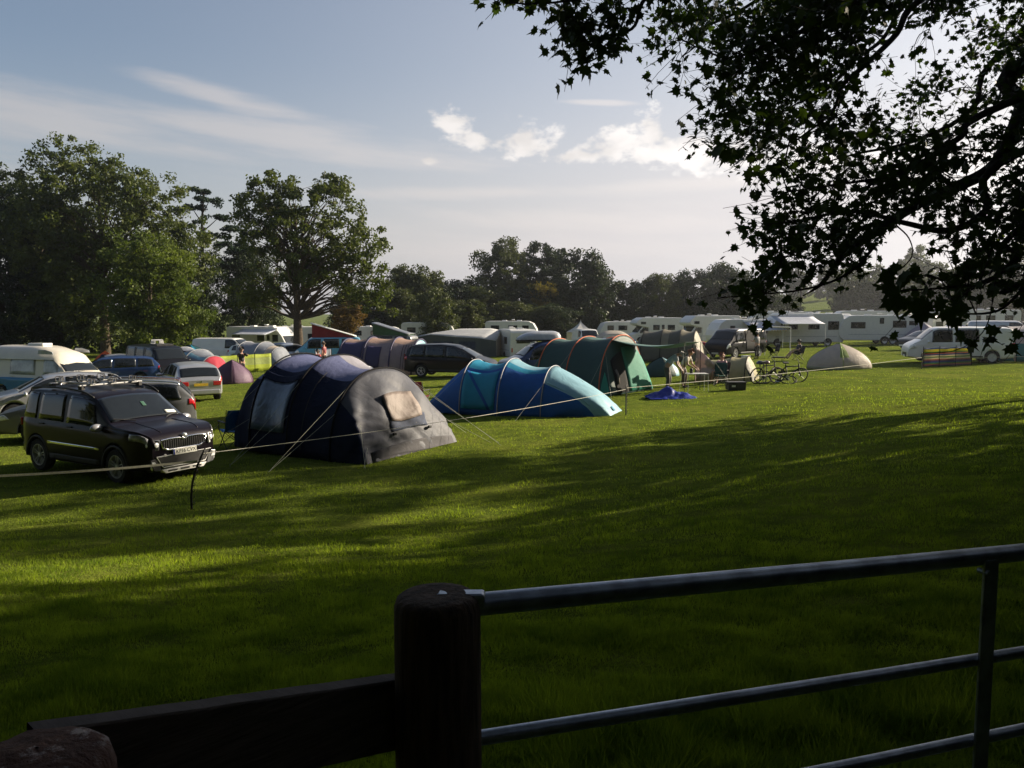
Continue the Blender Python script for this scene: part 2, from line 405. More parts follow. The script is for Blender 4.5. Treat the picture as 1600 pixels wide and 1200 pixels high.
# the great tree on the left, an open crown over a dark mass
make_tree('ash_tree', 'tallest tree on the left, with a loose feathery top over the cream campervan', 'tree', L_ASH, M_BARK, 21, [(-1, 0, 13.6, 7.8, 6.5, 5.6), (-5.5, 0, 12.5, 4.6, 5, 5.5), (6.0, 0, 11.0, 4.6, 5, 5.6), (-1.6, 0, 18.6, 3.8, 3, 2.6), (3.2, 0, 16.4, 3.0, 3, 2.6), (0, 0, 6.5, 9, 6, 4.4)], .55, 900, 70, .85, .33, 11, D(165, 80), TG, rough=.46, nlimb=60)
make_tree('lime_tree', 'bright leafy tree low in front of the tall left tree', 'tree', L_LIME, M_BARK, 11, [(0, 0, 7, 4.0, 3.6, 4.4), (.6, 0, 3.4, 3.8, 3.2, 2.4)], .3, 330, 100, .8, .26, 12, D(238, 72), TG, rough=.4, nlimb=30)
darkt = make_tree('broadleaf_tree', 'dark broad tree at the far left edge of the field', 'tree', L_DARK, M_BARK_D, 18, [(0, 0, 12, 6.5, 6, 6), (0, 0, 6, 6.5, 6, 4.6), (2.5, 0, 14.5, 3.6, 3.5, 3.5)], .5, 430, 95, 1.15, .36, 13, D(5, 82), TG, rough=.32, nlimb=40)
put(darkt, D(-130, 92), 1.05, 2.1, 'dark tree partly cut off by the left side of the photo', TG)
put(darkt, D(95, 88), .86, 1.2, 'dark tree behind the cream campervan, under the tallest tree', TG)
put(darkt, D(300, 90), .62, 3.3, 'dark tree behind the white panel van and the motorhome', TG, .66)
put(darkt, D(392, 96), .64, 4.4, 'dark tree filling the gap between the pine and the tree with the bare trunk', TG, .7)
# scots pine with flat dark plates of needles
pr = thing('pine_tree', 'dark pine with flat tiers of needles right of the tall left tree', 'tree', D(322, 92), 0, TG)
r_ = np.random.default_rng(5); cs = []; rs = []; b = MB(); tk = cr([(0, 0, 0), (.2, 0, 6), (-.1, 0, 12), (.3, 0, 18.0)], 5)
b.tube(tk, [.36*(1-.75*i/(len(tk)-1)) for i in range(len(tk))], 8)
for (dx, z, rx) in [(2.9, 12.4, 1.5), (3.9, 11.6, 1.1), (1.8, 15.3, 1.4), (.9, 17.2, 1.3), (-1.5, 14.5, 1.6), (-2, 11, 1.8), (2.6, 10.2, 1.3), (1.0, 13.4, 1.4), (0, 18.2, .9), (3.4, 14.0, .9), (-1, 16.4, 1.3), (.5, 9.6, 2)]:
    for _ in range(11):
        a = r_.uniform(0, 2*PI); q = r_.random()**.5*rx; cs.append((dx+q*math.cos(a), q*math.sin(a)*1.2, z+r_.normal(0, .16))); rs.append(.62*r_.uniform(.7, 1.2))
    b.tube(cr([(0, 0, z-1.6), (dx*.5, 0, z-.9), (dx, 0, z-.1)], 3), [.09, .08, .07, .06, .05, .04, .03], 5)
P, F = leafcloud(cs, rs, 60, .3, r_, .45); npmesh('crown', P, F, L_PINE, pr); b.build('trunk', M_BARK_D, pr, smooth=True, fix=False)
# the open-grown tree with the clear trunk
make_tree('walnut_tree', 'open spreading tree with a clear bare trunk in front of the motorhome', 'tree', L_ASH, M_BARK, 15.2, [(.6, 0, 10.2, 4.6, 4.4, 3.9), (-2.6, 0, 10.6, 2.6, 3, 3.3), (4.2, 0, 9, 2.7, 3, 2.9), (-1.6, 0, 13.4, 2.2, 2, 1.2), (2.8, 0, 13.3, 2.1, 2, 1.3), (5.7, 0, 5.6, 2.5, 2.5, 1.7), (-3.0, 0, 5.6, 2.2, 2.4, 1.7), (1, 0, 7, 3.4, 3.4, 1.6)], .46, 430, 62, .60, .27, 21, D(466, 62), TG, rough=.3, nlimb=110, fork=.27, shell=.25, lowcut=3.3)
# dark belt right behind the camp
belt = make_tree('broadleaf_tree', 'dark rounded tree in the belt behind the white peaked marquee', 'tree', L_DARK, M_BARK_D, 13, [(0, 0, 8, 4.6, 4.4, 4.6), (0, 0, 4, 5, 4.6, 3.6)], .35, 300, 90, 1.05, .42, 31, D(905, 118), BG, rough=.34, nlimb=12)
greenb = make_tree('broadleaf_tree', 'mid green tree behind the green roofed campervan', 'tree', L_OLIVE, M_BARK, 13, [(0, 0, 8, 4.4, 4.2, 4.4), (1, 0, 4, 4.6, 4.2, 3.4), (-1.5, 0, 10.5, 2.4, 2.4, 2.4)], .35, 320, 90, .95, .4, 32, D(650, 108), BG, rough=.4, nlimb=12)
bn = ['between the open tree and the rounded crowns', 'beside the rusty bush', 'left of the twin tall crowns', 'below the left one of the twin tall crowns', 'below the right one of the twin tall crowns',
      'just right of the twin tall crowns', 'behind the beige dome shelter', 'behind the small alcove motorhome', 'behind the row of white motorhomes', 'above the black van', 'above the blue and white awning', 'at the right end of the dark belt',
      'lowest, left of the green field on the rise', 'behind the caravan with the awning', 'behind the purple tunnel tent', 'behind the blue car with a roof box', 'low, left half in front of the golden tree', 'low, right of the golden tree', 'filling the dip left of the twin tall crowns']
for i, (px, d, s, sz, k) in enumerate([(600, 112, .8, .62, 0), (628, 104, .62, .6, 1), (706, 116, .78, .74, 0), (755, 112, .8, .62, 1), (840, 114, .85, .66, 0), (893, 122, .7, .60, 1), (930, 120, .78, .82, 0), (978, 122, .8, .70, 0),
                                   (1030, 124, .8, .76, 1), (1082, 126, .85, .84, 0), (1132, 128, .9, .92, 0), (1182, 134, .8, .70, 0), (1222, 150, .7, .5, 0), (725, 100, .6, .46, 1), (560, 120, .9, .72, 0), (800, 106, .6, .44, 1), (838, 104, .55, .38, 1), (868, 103, .6, .40, 0), (728, 121, .8, .74, 0)]):
    put([belt, greenb][k], D(px, d), s*1.0, i*1.7, ['dark', 'mid green'][k]+' tree of the belt, '+bn[i], BG, sz*.93)
make_tree('oak_tree', 'left one of the twin tall crowns rising over the belt, uneven and loose', 'tree', L_OLIVE, M_BARK_D, 15, [(0, 0, 10, 4.0, 4, 4.2), (.8, 0, 12.6, 2.4, 2.4, 2.2), (0, 0, 5, 4.5, 4.4, 4)], .4, 330, 90, .9, .36, 41, D(782, 122), BG, rough=.42, nlimb=14)
make_tree('chestnut_tree', 'right one of the twin tall crowns, dense dark and smoothly rounded', 'tree', L_DARK, M_BARK_D, 15, [(0, 0, 9.6, 4.1, 4, 5.0), (0, 0, 5, 4.4, 4.4, 4)], .4, 380, 95, .85, .34, 42, D(849, 126), BG, rough=.12, nlimb=10)
make_tree('golden_tree', 'small tree with yellow autumn leaves in front of the dark belt', 'tree', L_GOLD, M_BARK, 9, [(0, 0, 6.2, 1.9, 1.9, 1.6), (0, 0, 3.4, 1.9, 1.9, 2.4)], .2, 90, 70, .6, .28, 43, D(848, 112), BG, rough=.4, nlimb=8)
make_tree('rusty_tree', 'small rust coloured tree behind the red roofed campervan', 'tree', L_RUST, M_BARK, 5.4, [(0, 0, 3.5, 1.6, 1.5, 1.7)], .1, 100, 60, .5, .2, 44, D(543, 84), TG, rough=.3, nlimb=8)
make_tree('rusty_tree', 'rounded green and rust bush tree behind the caravan with the awning', 'tree', L_OLIVE, M_BARK, 7, [(0, 0, 4, 2.6, 2.4, 2.8), (.8, 0, 2.4, 2.4, 2, 2)], .12, 190, 80, .6, .24, 45, D(676, 92), TG, rough=.25, nlimb=8)
# hazy trees on the right
greenb.scale = (.85, .85, .80)
hz = make_tree('broadleaf_tree', 'hazy rounded tree beside the green field on the rise', 'tree', L_OLIVE, M_BARK_D, 13, [(0, 0, 8, 4.6, 4.4, 4.6), (0, 0, 4, 5, 4.6, 3.6)], .35, 240, 75, 1.0, .5, 51, D(1330, 190), HG, rough=.3, nlimb=6)
for i, (px, d, s, sz, lb) in enumerate([(1362, 180, 1.0, .95, 'right of the green field'), (1425, 215, 1.15, 1.35, 'tallest and palest'), (1400, 185, 1.0, .95, 'below the tallest pale one'), (1470, 170, 1.0, .95, 'behind the leafy branch tips'), (1530, 160, 1.1, 1.1, 'behind the white van'),
                                (1590, 150, 1.1, 1.15, 'at the right edge, over the teal tent'), (1290, 290, 1.0, 1.0, 'far off along the ridge'), (1240, 300, 1.1, 1.1, 'furthest, left end of the ridge'), (1318, 240, .9, .9, 'half way up the rise'), (1660, 150, 1.2, 1.2, 'just past the right edge')]):
    p = D(px, d); a = math.atan2(p.x, p.y); rr = math.hypot(p.x, p.y)
    p.z += 15*sm((p.y-150)/260)*math.exp(-((a-.47)/.26)**2) + 5*sm((p.y-250)/500)
    put(hz, p, s, i*1.3, 'hazy tree on the rise, '+lb, HG, sz)
# wood to the right and behind the gate, out of view: it casts the long shade over the field
M_SH = L_DARK
shade = make_tree('broadleaf_tree', 'unseen broad field tree standing in the wood beside the gate', 'tree', L_OLIVE, M_BARK_D, 13, [(0, 0, 8.5, 5, 5, 4.6), (0, 0, 4.2, 5, 5, 3.2)], .4, 330, 44, 1.2, .46, 61, (25, 17.5, .5), 'trees of the wood beside the gate', rough=.35, nlimb=20)
for i, (x, y, s, z) in enumerate([ (24, 12.5, .9, .8), (33, 17, 1.1, 1.1), (19, 4, .9, .9), (43, 21, 1.1, 1.1), (12, -5, 1, 1), (3, -9, 1, 1.1), (-7, -9, 1.1, 1.1), (27, 3, 1.1, 1.1), (-16, -5, 1., 1.), (54, 24, 1.1, 1.2), (-26, -10, 1.2, 1.3), (-38, -6, 1.2, 1.3), (-14, -18, 1.4, 1.4), (8, -20, 1.4, 1.4), (24, -12, 1.3, 1.3), (-3.5, -5.5, .8, .8), (-48, 6, 1.2, 1.2), (78, 28, 1.2, 1.3), (84, 46, 1.3, 1.3), (92, 62, 1.3, 1.4), (98, 80, 1.3, 1.4), (90, 36, 1.3, 1.3), (104, 96, 1.4, 1.4), (80, 12, 1.3, 1.3), (-13, -1, 1, 1), (-17.5, 6, 1, 1), (-30, 8, 1.2, 1.2)]):  # copies behind and further out are added to darken foreground and reflections
    put(shade, (x, y, gz(x, y)), s, i*.9, None, None, z)

thin = make_tree('broadleaf_tree', 'thin open tree at the edge of the wood beside the gate', 'tree', L_OLIVE, M_BARK, 13, [(0, 0, 8.5, 5, 5, 4.2), (0, 0, 5.2, 4, 4, 2.2)], .3, 80, 32, 1.0, .42, 62, (27, 20.5, .5), 'thin trees along the edge of the wood', rough=.5, nlimb=20)
for i, (x, y, s, z) in enumerate([(37, 26.5, 1.0, 1.), (46, 32.5, 1.1, 1.15), (56, 36, 1.2, 1.3), (20, 13.5, .8, .7), (41, 25, 1., 1.)]): put(thin, (x, y, gz(x, y)), s, i*1.9, None, None, z)
make_tree('added_canopy_tree', 'unseen tall tree added so its crown shades the gate', 'tree', L_DARK, M_BARK_D, 19, [(5.5, 6.0, 14.2, 11, 10, 3.6), (-7, 6.0, 14.2, 11, 10, 3.6), (0, 1, 16, 5, 5, 2.5)], .35, 1500, 60, 1.15, .38, 63, (-2, -3.2, 1.4), None, rough=.3, nlimb=24, lowcut=10.2, fork=.5)  # added out of view; its crown keeps skylight off the foreground
# hedge along the far side, under and behind the trees
def hedge(label, pts, h, n, seed, m=L_DARK, th=1.6):
    r = np.random.default_rng(seed); root = thing('hedge', label, 'hedge', pts[0], 0); o0 = Vector(pts[0]); cs = []; rs = []; st = MB()
    for i in range(n):
        t = r.random()*(len(pts)-1); k = int(t); p = Vector(pts[k]).lerp(Vector(pts[k+1]), t-k)-o0
        hh = h*(.75+.5*noise.noise(Vector((t*9, seed, 0)))+.12*r.normal()); cs.append((p.x+r.normal(0, .5), p.y+r.normal(0, th*.5), r.random()*hh)); rs.append(.75)
        if i % 9 == 0: st.tube([(p.x, p.y, -.2), (p.x+r.normal(0, .3), p.y, hh*.8)], .05, 4)
    P, F = leafcloud(cs, rs, 55, .38, r); npmesh('foliage', P, F, m, root); st.build('stems', M_BARK_D, root, fix=False)
hedge('long dark hedge under the trees on the left side of the field', [D(px, 99) for px in (-420, -150, 0, 150, 300, 450, 640)], 4.2, 620, 91)
hedge('dark hedge at the foot of the tree belt behind the caravans', [D(px, 132) for px in (560, 700, 850, 1000, 1150, 1250)], 4.8, 520, 92)
hedge('unseen tall hedge added beside the gate to block low sun', [Vector((7.4, 4.6, 1.3)), Vector((8.4, 2.2, 1.4)), Vector((7.6, -.8, 1.4)), Vector((4.5, -3.5, 1.4))], 5.4, 620, 94)  # unseen hedge, added to keep low sun off the fence rail
hedge('hazy field hedge behind the caravans on the right', [D(px, 142) for px in (1300, 1400, 1500, 1600, 1720)], 3.2, 380, 93, L_OLIVE)
# ------------------------------------------------------------------ morning haze
b = MB(); b.box((0, 0, 14), (1960, 1960, 44)); hz_ = b.build('haze', bpy.data.materials.new('haze_air')); tag(hz_, None, None, None, 'stuff'); hm_ = hz_.data.materials[0]; hm_.use_nodes = True
nt0 = hm_.node_tree; nt0.nodes.clear(); pv = nt0.nodes.new('ShaderNodeVolumePrincipled'); pv.inputs['Color'].default_value = (.86, .90, .97, 1); pv.inputs['Density'].default_value = HAZE; pv.inputs['Anisotropy'].default_value = .8
mo = nt0.nodes.new('ShaderNodeOutputMaterial'); nt0.links.new(pv.outputs[0], mo.inputs['Volume'])
# ------------------------------------------------------------------ the sycamore whose boughs hang into the picture
syc = thing('sycamore_tree', 'sycamore whose dark leafy boughs hang over the right side', 'tree', (0, 0, 0), 0, None)
rs_ = np.random.default_rng(77)
TB = Vector((10.8, 9.2, gz(10.8, 9.2)))
bb = MB()
trunk = cr([TB+Vector((.1, 0, -.3)), TB+Vector((0, 0, 2)), TB+Vector((-.3, .2, 5)), TB+Vector((-.5, .1, 9)), TB+Vector((-.2, 0, 13))], 4)
bb.tube(trunk, [.42*(1-.7*i/(len(trunk)-1)) for i in range(len(trunk))], 12)
def pp(l): return [at(*q) for q in l]
LIMBS = []   # (points, start radius)
def limb(pts, r0, r1=.006, frm=None):
    P = pp(pts)
    if frm is not None: P = [frm]+P
    Q = cr(P, 5); LIMBS.append(Q); n = len(Q)
    bb.tube(Q, [max(r1, .72*r0*(1-i/(n-1))**.8) for i in range(n)], 7)
tz = lambda h: trunk[min(range(len(trunk)), key=lambda i: abs(trunk[i].z-(TB.z+h)))]
limb([(1620, 90, 9.6), (1598, 167, 9.3), (1571, 233, 9.0), (1537, 271, 8.8), (1437, 317, 8.4), (1375, 358, 8.1), (1317, 400, 7.8), (1285, 442, 7.6), (1255, 462, 7.5)], .15, frm=tz(6.2))
limb([(1560, -60, 8.6), (1433, 4, 8.0), (1400, 54, 7.8), (1354, 100, 7.6), (1317, 133, 7.4), (1300, 175, 7.3), (1250, 215, 7.2), (1200, 250, 7.1)], .06, frm=tz(8.2))
limb([(1480, -40, 9.4), (1415, 5, 9.2), (1380, 60, 9.0), (1335, 95, 8.8), (1291, 141, 8.6), (1230, 170, 8.5), (1150, 225, 8.4)], .05, frm=tz(8.6))
limb([(1450, -120, 7.4), (1362, -20, 7.0), (1300, 30, 6.8), (1220, 60, 6.7), (1140, 90, 6.6), (1060, 60, 6.5)], .06, frm=tz(8.8))
limb([(1300, -120, 9.5), (1220, -30, 9.6), (1150, 20, 9.6), (1080, 50, 9.6), (1040, 75, 9.6)], .05, frm=tz(9))
limb([(1200, -160, 6.6), (1080, -60, 6.2), (1010, -5, 6.0), (992, 40, 6.0), (968, 55, 6.0), (950, 80, 5.9), (922, 96, 5.9)], .035, frm=tz(9.4))
limb([(1100, -90, 6.4), (1000, -50, 6.1), (940, -12, 6.0), (880, 2, 5.9), (830, 6, 5.9), (795, 4, 5.8)], .03, frm=tz(9.4))
limb([(1610, 230, 8.4), (1540, 330, 8.0), (1480, 360, 7.8), (1420, 350, 7.6), (1330, 330, 7.4), (1250, 345, 7.2), (1190, 350, 7.0)], .07, frm=tz(5.2))
limb([(1600, 60, 10.5), (1520, 170, 10.4), (1430, 220, 10.2), (1340, 240, 10.0), (1260, 262, 9.8)], .07, frm=tz(7))
limb([(1600, 150, 7.6), (1500, 215, 7.2), (1410, 270, 7.0), (1330, 285, 6.9), (1230, 300, 6.8)], .06, frm=tz(5.8))
limb([(1640, 330, 7.4), (1590, 400, 7.0), (1540, 440, 6.8), (1470, 450, 6.6), (1400, 455, 6.5)], .05, frm=tz(4.6))
limb([(1640, 420, 6.6), (1600, 450, 6.4), (1560, 485, 6.2), (1500, 490, 6.1), (1440, 480, 6.0)], .03, frm=tz(4.0))
limb([(1370, 380, 7.6), (1340, 415, 7.3), (1300, 440, 7.1), (1240, 455, 7.0), (1180, 460, 6.9), (1120, 466, 6.8)], .022)
limb([(1400, 352, 8.1), (1420, 372, 8.0), (1425, 400, 7.9), (1400, 425, 7.8), (1370, 430, 7.8)], .012)
limb([(1350, 105, 7.6), (1330, 70, 7.4), (1345, 20, 7.3), (1390, -20, 7.2)], .02)
limb([(1318, 405, 7.7), (1290, 380, 7.5), (1230, 385, 7.3), (1200, 398, 7.2)], .015)
# hanging bare twig low on the right
limb([(1555, 440, 6.4), (1545, 500, 6.2), (1525, 530, 6.1), (1490, 548, 6.0), (1445, 552, 5.9)], .008, .003)
# where the foliage is: outlines with their own depth range, filled by twigs that join the nearest limb
def inside(x, y, P):
    c = False; n = len(P); j = n-1
    for i in range(n):
        xi, yi = P[i]; xj, yj = P[j]
        if (yi > y) != (yj > y) and x < (xj-xi)*(y-yi)/(yj-yi)+xi: c = not c
        j = i
    return c
MAIN = [(1040, -40), (1032, 75), (1062, 96), (1098, 98), (1088, 160), (1120, 172), (1152, 232), (1200, 262), (1266, 274), (1200, 310), (1186, 352), (1236, 380), (1200, 398), (1155, 428), (1110, 462), (1190, 474), (1250, 452), (1300, 432), (1345, 392), (1390, 372), (1440, 350), (1478, 350), (1490, 400), (1455, 425), (1400, 440), (1385, 455), (1440, 478), (1500, 470), (1560, 462), (1600, 470), (1700, 480), (1700, -60)]
SPR = [(800, -30), (795, 8), (850, 12), (862, 26), (880, 22), (885, 50), (905, 60), (903, 80), (925, 97), (950, 82), (960, 50), (975, 20), (972, -30)]
HOLES = [(1430, 75, 42, 50), (1375, 45, 22, 30), (1395, 150, 26, 16), (1330, 160, 20, 12), (1165, 130, 20, 16), (1110, 60, 16, 12), (1240, 130, 20, 14), (1440, 385, 55, 20), (1120, 130, 14, 14), (1230, 238, 18, 9), (1290, 300, 30, 8), (1460, 185, 22, 12), (1380, 240, 28, 10), (1310, 345, 30, 8), (1530, 300, 30, 12), (1200, 190, 18, 10), (1480, 250, 30, 9), (1210, 425, 30, 8), (1290, 210, 16, 8), (1550, 360, 24, 14), (1590, 270, 16, 30), (1500, 130, 14, 18), (1560, 110, 12, 20), (1350, 200, 16, 9), (1420, 300, 22, 8), (1140, 60, 12, 20), (1260, 60, 14, 14), (1400, 90, 60, 60), (1500, 40, 40, 36), (1570, 20, 30, 22), (1575, 420, 40, 22), (1500, 400, 30, 18), (1590, 200, 16, 26)]
leafP = [(0, .0), (.10, .12), (.36, .05), (.30, .20), (.52, .36), (.30, .42), (.24, .62), (.10, .58), (0, 1.0), (-.10, .58), (-.24, .62), (-.30, .42), (-.52, .36), (-.30, .20), (-.36, .05), (-.10, .12)]
leafP = np.array([(x*.95, y, -.22*abs(x)**1.5-.12*y*y) for x, y in leafP])
LV = []; NLV = 0
def leaf(p, size, down=.55):
    global NLV
    d = rs_.normal(0, 1, 3); d[2] -= down; d /= np.linalg.norm(d)       # tip direction
    nn = rs_.normal(0, .75, 3); nn[2] += .9; nn -= d*nn.dot(d); nn /= np.linalg.norm(nn); x = np.cross(d, nn)
    LV.append(np.array(p)+(leafP[:, :1]*x+leafP[:, 1:2]*d+leafP[:, 2:3]*nn)*size); NLV += 1
alimb = np.array([tuple(p) for L in LIMBS for p in L])
tw = MB()
LPX = []
for L_ in LIMBS:
    for p in L_:
        v_ = p-Vector((0, 0, CH)); fw_ = v_.y*CP-v_.z*SP
        if fw_ > 1: LPX.append((800+FPX*v_.x/fw_, 600-FPX*(v_.y*SP+v_.z*CP)/fw_, fw_))
CAND = []
cnt = 0
while cnt < 1000:
    x, y = rs_.uniform(1030, 1690), rs_.uniform(-50, 520)
    if not inside(x, y, MAIN): continue
    if any(((x-a)/w)**2+((y-b_)/h)**2 < 1 and rs_.random() < .93 for a, b_, w, h in HOLES): continue
    v = noise.noise(Vector(((-.87*x+.5*y)/75, (.5*x+.87*y)/24, 1.7)))+.5*noise.noise(Vector(((-.87*x+.5*y)/26, (.5*x+.87*y)/11, 5.1)))
    if v < -.04 and rs_.random() < .93: continue
    edge = sum(not inside(x+dx, y+dy, MAIN) for dx, dy in ((-26, 0), (26, 0), (0, 22), (0, -22)))
    if y < 470 and edge and rs_.random() < .3: continue
    # most leaves hang near a bough's own distance
    best = min(((math.hypot(x-q[0], y-q[1]), q[2]) for q in LPX)); d = best[1]+rs_.normal(0, .5+best[0]*.006)
    if y > 420: d = min(d, 8)
    CAND.append((at(x, y, max(5.6, d)), 5, .26 if edge else .34, .092)); cnt += 1
for _ in range(46):
    while True:
        x, y = rs_.uniform(790, 980), rs_.uniform(-30, 98)
        if inside(x, y, SPR): break
    CAND.append((at(x, y, rs_.uniform(5.8, 6.2)), 4, .2, .10))
nodes = [np.array(p) for p in alimb]; NA_ = np.array(nodes)
CAND.sort(key=lambda c: ((NA_-np.array(c[0]))**2).sum(1).min())
for Pc, n, L, size in CAND:
    P = np.array(Pc); NA_ = np.array(nodes); i = np.argmin(((NA_-P)**2).sum(1)); Q = NA_[i]; dist = np.linalg.norm(Q-P)
    if dist > 1.5: continue
    mid = Q+(P-Q)*.5+np.array([0, 0, .12*dist])+rs_.normal(0, .06, 3)*dist
    if dist > .08:
        path = cr([Q, mid, P], 3); tw.tube(path, [.0065, .006, .0055, .005, .0045, .004, .0035], 4, False); nodes += [np.array(p) for p in path[2:]]
    base = (P-Q)/max(dist, .01)*.7+np.array([-.5, 0, -.30])
    for k in range(3):
        if rs_.random() < .12: continue
        e = P+(base*rs_.uniform(.3, 1)+rs_.normal(0, .5, 3))*L
        tw.tube([P, (P+e)/2+rs_.normal(0, .02, 3), e], [.003, .0025, .002], 3, False)
        for j in range(n):
            t = rs_.random()**.6; q = P+(e-P)*t+rs_.normal(0, .04, 3); leaf(q, size*rs_.uniform(.5, 1.3))
for (x, y, d, s) in [(1160, 232, 6.2, .17), (1135, 222, 6.0, .16), (1187, 240, 6.1, .16), (1212, 256, 6.2, .15), (1376, 440, 5.2, .17), (1398, 436, 5.2, .17), (1427, 475, 5.0, .18), (1440, 470, 5.0, .17), (1458, 480, 5.1, .17), (1500, 492, 5.2, .16), (1405, 425, 5.3, .15), (1515, 520, 5.6, .14), (1540, 512, 5.8, .16), (1535, 530, 5.7, .15), (1200, 300, 6.2, .12), (1100, 160, 6.4, .13)]:
    for k in range(3): leaf(np.array(at(x, y, d))+rs_.normal(0, .045, 3), s*rs_.uniform(.8, 1.1), 1.2)
LVa = np.concatenate(LV); npmesh('crown', LVa, np.arange(len(LVa)).reshape(-1, 16), L_SYC, syc)
# the rest of the crown, round the trunk and beyond the right edge of the picture
rc = np.random.default_rng(9); cs = []; rs = []
while len(cs) < 620:
    d = rc.normal(0, 1, 3); d /= np.linalg.norm(d); q = .35+.65*rc.random()**.6
    p = np.array([12.6+6.2*d[0]*q, 8.6+6.5*d[1]*q, 8.4+5.2*d[2]*q])
    px = 800+FPX*p[0]/max(.5, p[1]) if p[1] > 0 else 9e9
    if px < 1700: continue
    cs.append(p); rs.append(rc.uniform(.6, 1.1))
P, F = leafcloud(cs, rs, 40, .24, rc); o = npmesh('crown', P, F, L_SYC, syc)
for c in cs[:60]:
    c = Vector(c); a = tz(max(3, min(11, (c.z-TB.z)*.75))); bb.tube(cr([a, a.lerp(c, .5)+Vector((0, 0, .3)), c], 3), [.09, .08, .07, .055, .04, .03, .02], 5)
bb.build('trunk', M_BARK_D, syc, smooth=True, fix=False)
tw.build('twigs', M_BARK_D, syc, fix=False)
# a second, further tree on the right with sunlit leaves behind the boughs
make_tree('sycamore_tree', 'sunlit green tree behind the dark hanging boughs, at the right edge', 'tree', L_LIME, M_BARK, 12.5, [(0, 0, 8.6, 4.2, 4.2, 3.4), (-1.0, 0, 5.2, 3.4, 3.4, 1.2)], .3, 230, 90, .6, .19, 71, (20.2, 24.5, gz(20.2, 24.5)), None, rough=.35, nlimb=40)
# ------------------------------------------------------------------ vehicle materials
def paint(name, col, metal=.0, rough=.38, cc=.45):
    return mat(name, col, rough=.28, metal=metal, var=.05, scale=1.5, coat=cc, spec=.12)
P_BLACK = paint('black_paint', (.008, .008, .010), cc=.18); P_WHITE = paint('white_paint', (.72, .72, .70)); P_SILVER = paint('silver_paint', (.42, .43, .45), .5, .35)
P_BLUE = paint('blue_paint', (.02, .045, .13)); P_SKY = paint('pale_blue_paint', (.12, .33, .50)); P_CREAM = paint('cream_paint', (.60, .56, .47)); P_PLUM = paint('dark_brown_paint', (.008, .006, .009), 0, .32, .16)
P_TEAL = paint('blue_teal_paint', (.02, .16, .30)); P_GREY = paint('grey_paint', (.16, .165, .17), .3); P_RED = paint('red_paint', (.30, .02, .02)); P_MAROON = paint('maroon_paint', (.08, .012, .012)); P_GREEN = paint('green_paint', (.06, .13, .09))
GLASS = mat('car_glass', (.012, .015, .017), rough=.05, var=.1, spec=.5)
GLASS_L = mat('blind_glass', (.34, .36, .40), rough=.12, var=.25, scale=3, spec=.7)
TYRE = mat('tyre_rubber', (.014, .014, .014), rough=.85, bump=.004, bscale=60)
ALLOY = mat('wheel_alloy', (.62, .62, .63), rough=.35, metal=.3)
STEELW = mat('painted_steel', (.55, .55, .54), rough=.4)
CHROME = mat('chrome', (.75, .75, .77), rough=.12, metal=1, var=.03)
TRIM = mat('black_plastic', (.018, .018, .019), rough=.62, var=.2, bump=.002, bscale=120)
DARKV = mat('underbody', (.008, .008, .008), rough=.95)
LAMPR = mat('red_lamp', (.42, .012, .018), rough=.15, coat=.8); LAMPC = mat('clear_lamp', (.75, .77, .80), rough=.15, metal=.1, coat=.8, var=.3, scale=12)
LAMPD = mat('dark_lamp', (.24, .25, .28), rough=.1, coat=.9, var=.4, scale=10)
PLATEY = mat('yellow_plate', (.62, .42, .03), rough=.5); PLATEW = mat('white_plate', (.72, .72, .66), rough=.45, var=.03)
INK = mat('plate_ink', (.01, .01, .01), rough=.6); BLUEB = mat('plate_blue', (.01, .03, .22), rough=.5)
def interp(P, x):
    if x <= P[0][0]: return P[0][1]
    for (a, b), (c, d) in zip(P, P[1:]):
        if x <= c: return b + (d-b)*(x-a)/max(1e-9, c-a)
    return P[-1][1]
def crspan(ys, t):
    """smooth value at real index t through a list of 2-vectors"""
    i = int(min(len(ys)-2, max(0, math.floor(t)))); u = t-i
    p0 = ys[max(i-1, 0)]; p1 = ys[i]; p2 = ys[i+1]; p3 = ys[min(i+2, len(ys)-1)]
    return tuple(.5*((2*b)+(c-a)*u+(2*a-5*b+4*c-d)*u*u+(3*b-a-3*c+d)*u**3) for a, b, c, d in zip(p0, p1, p2, p3))
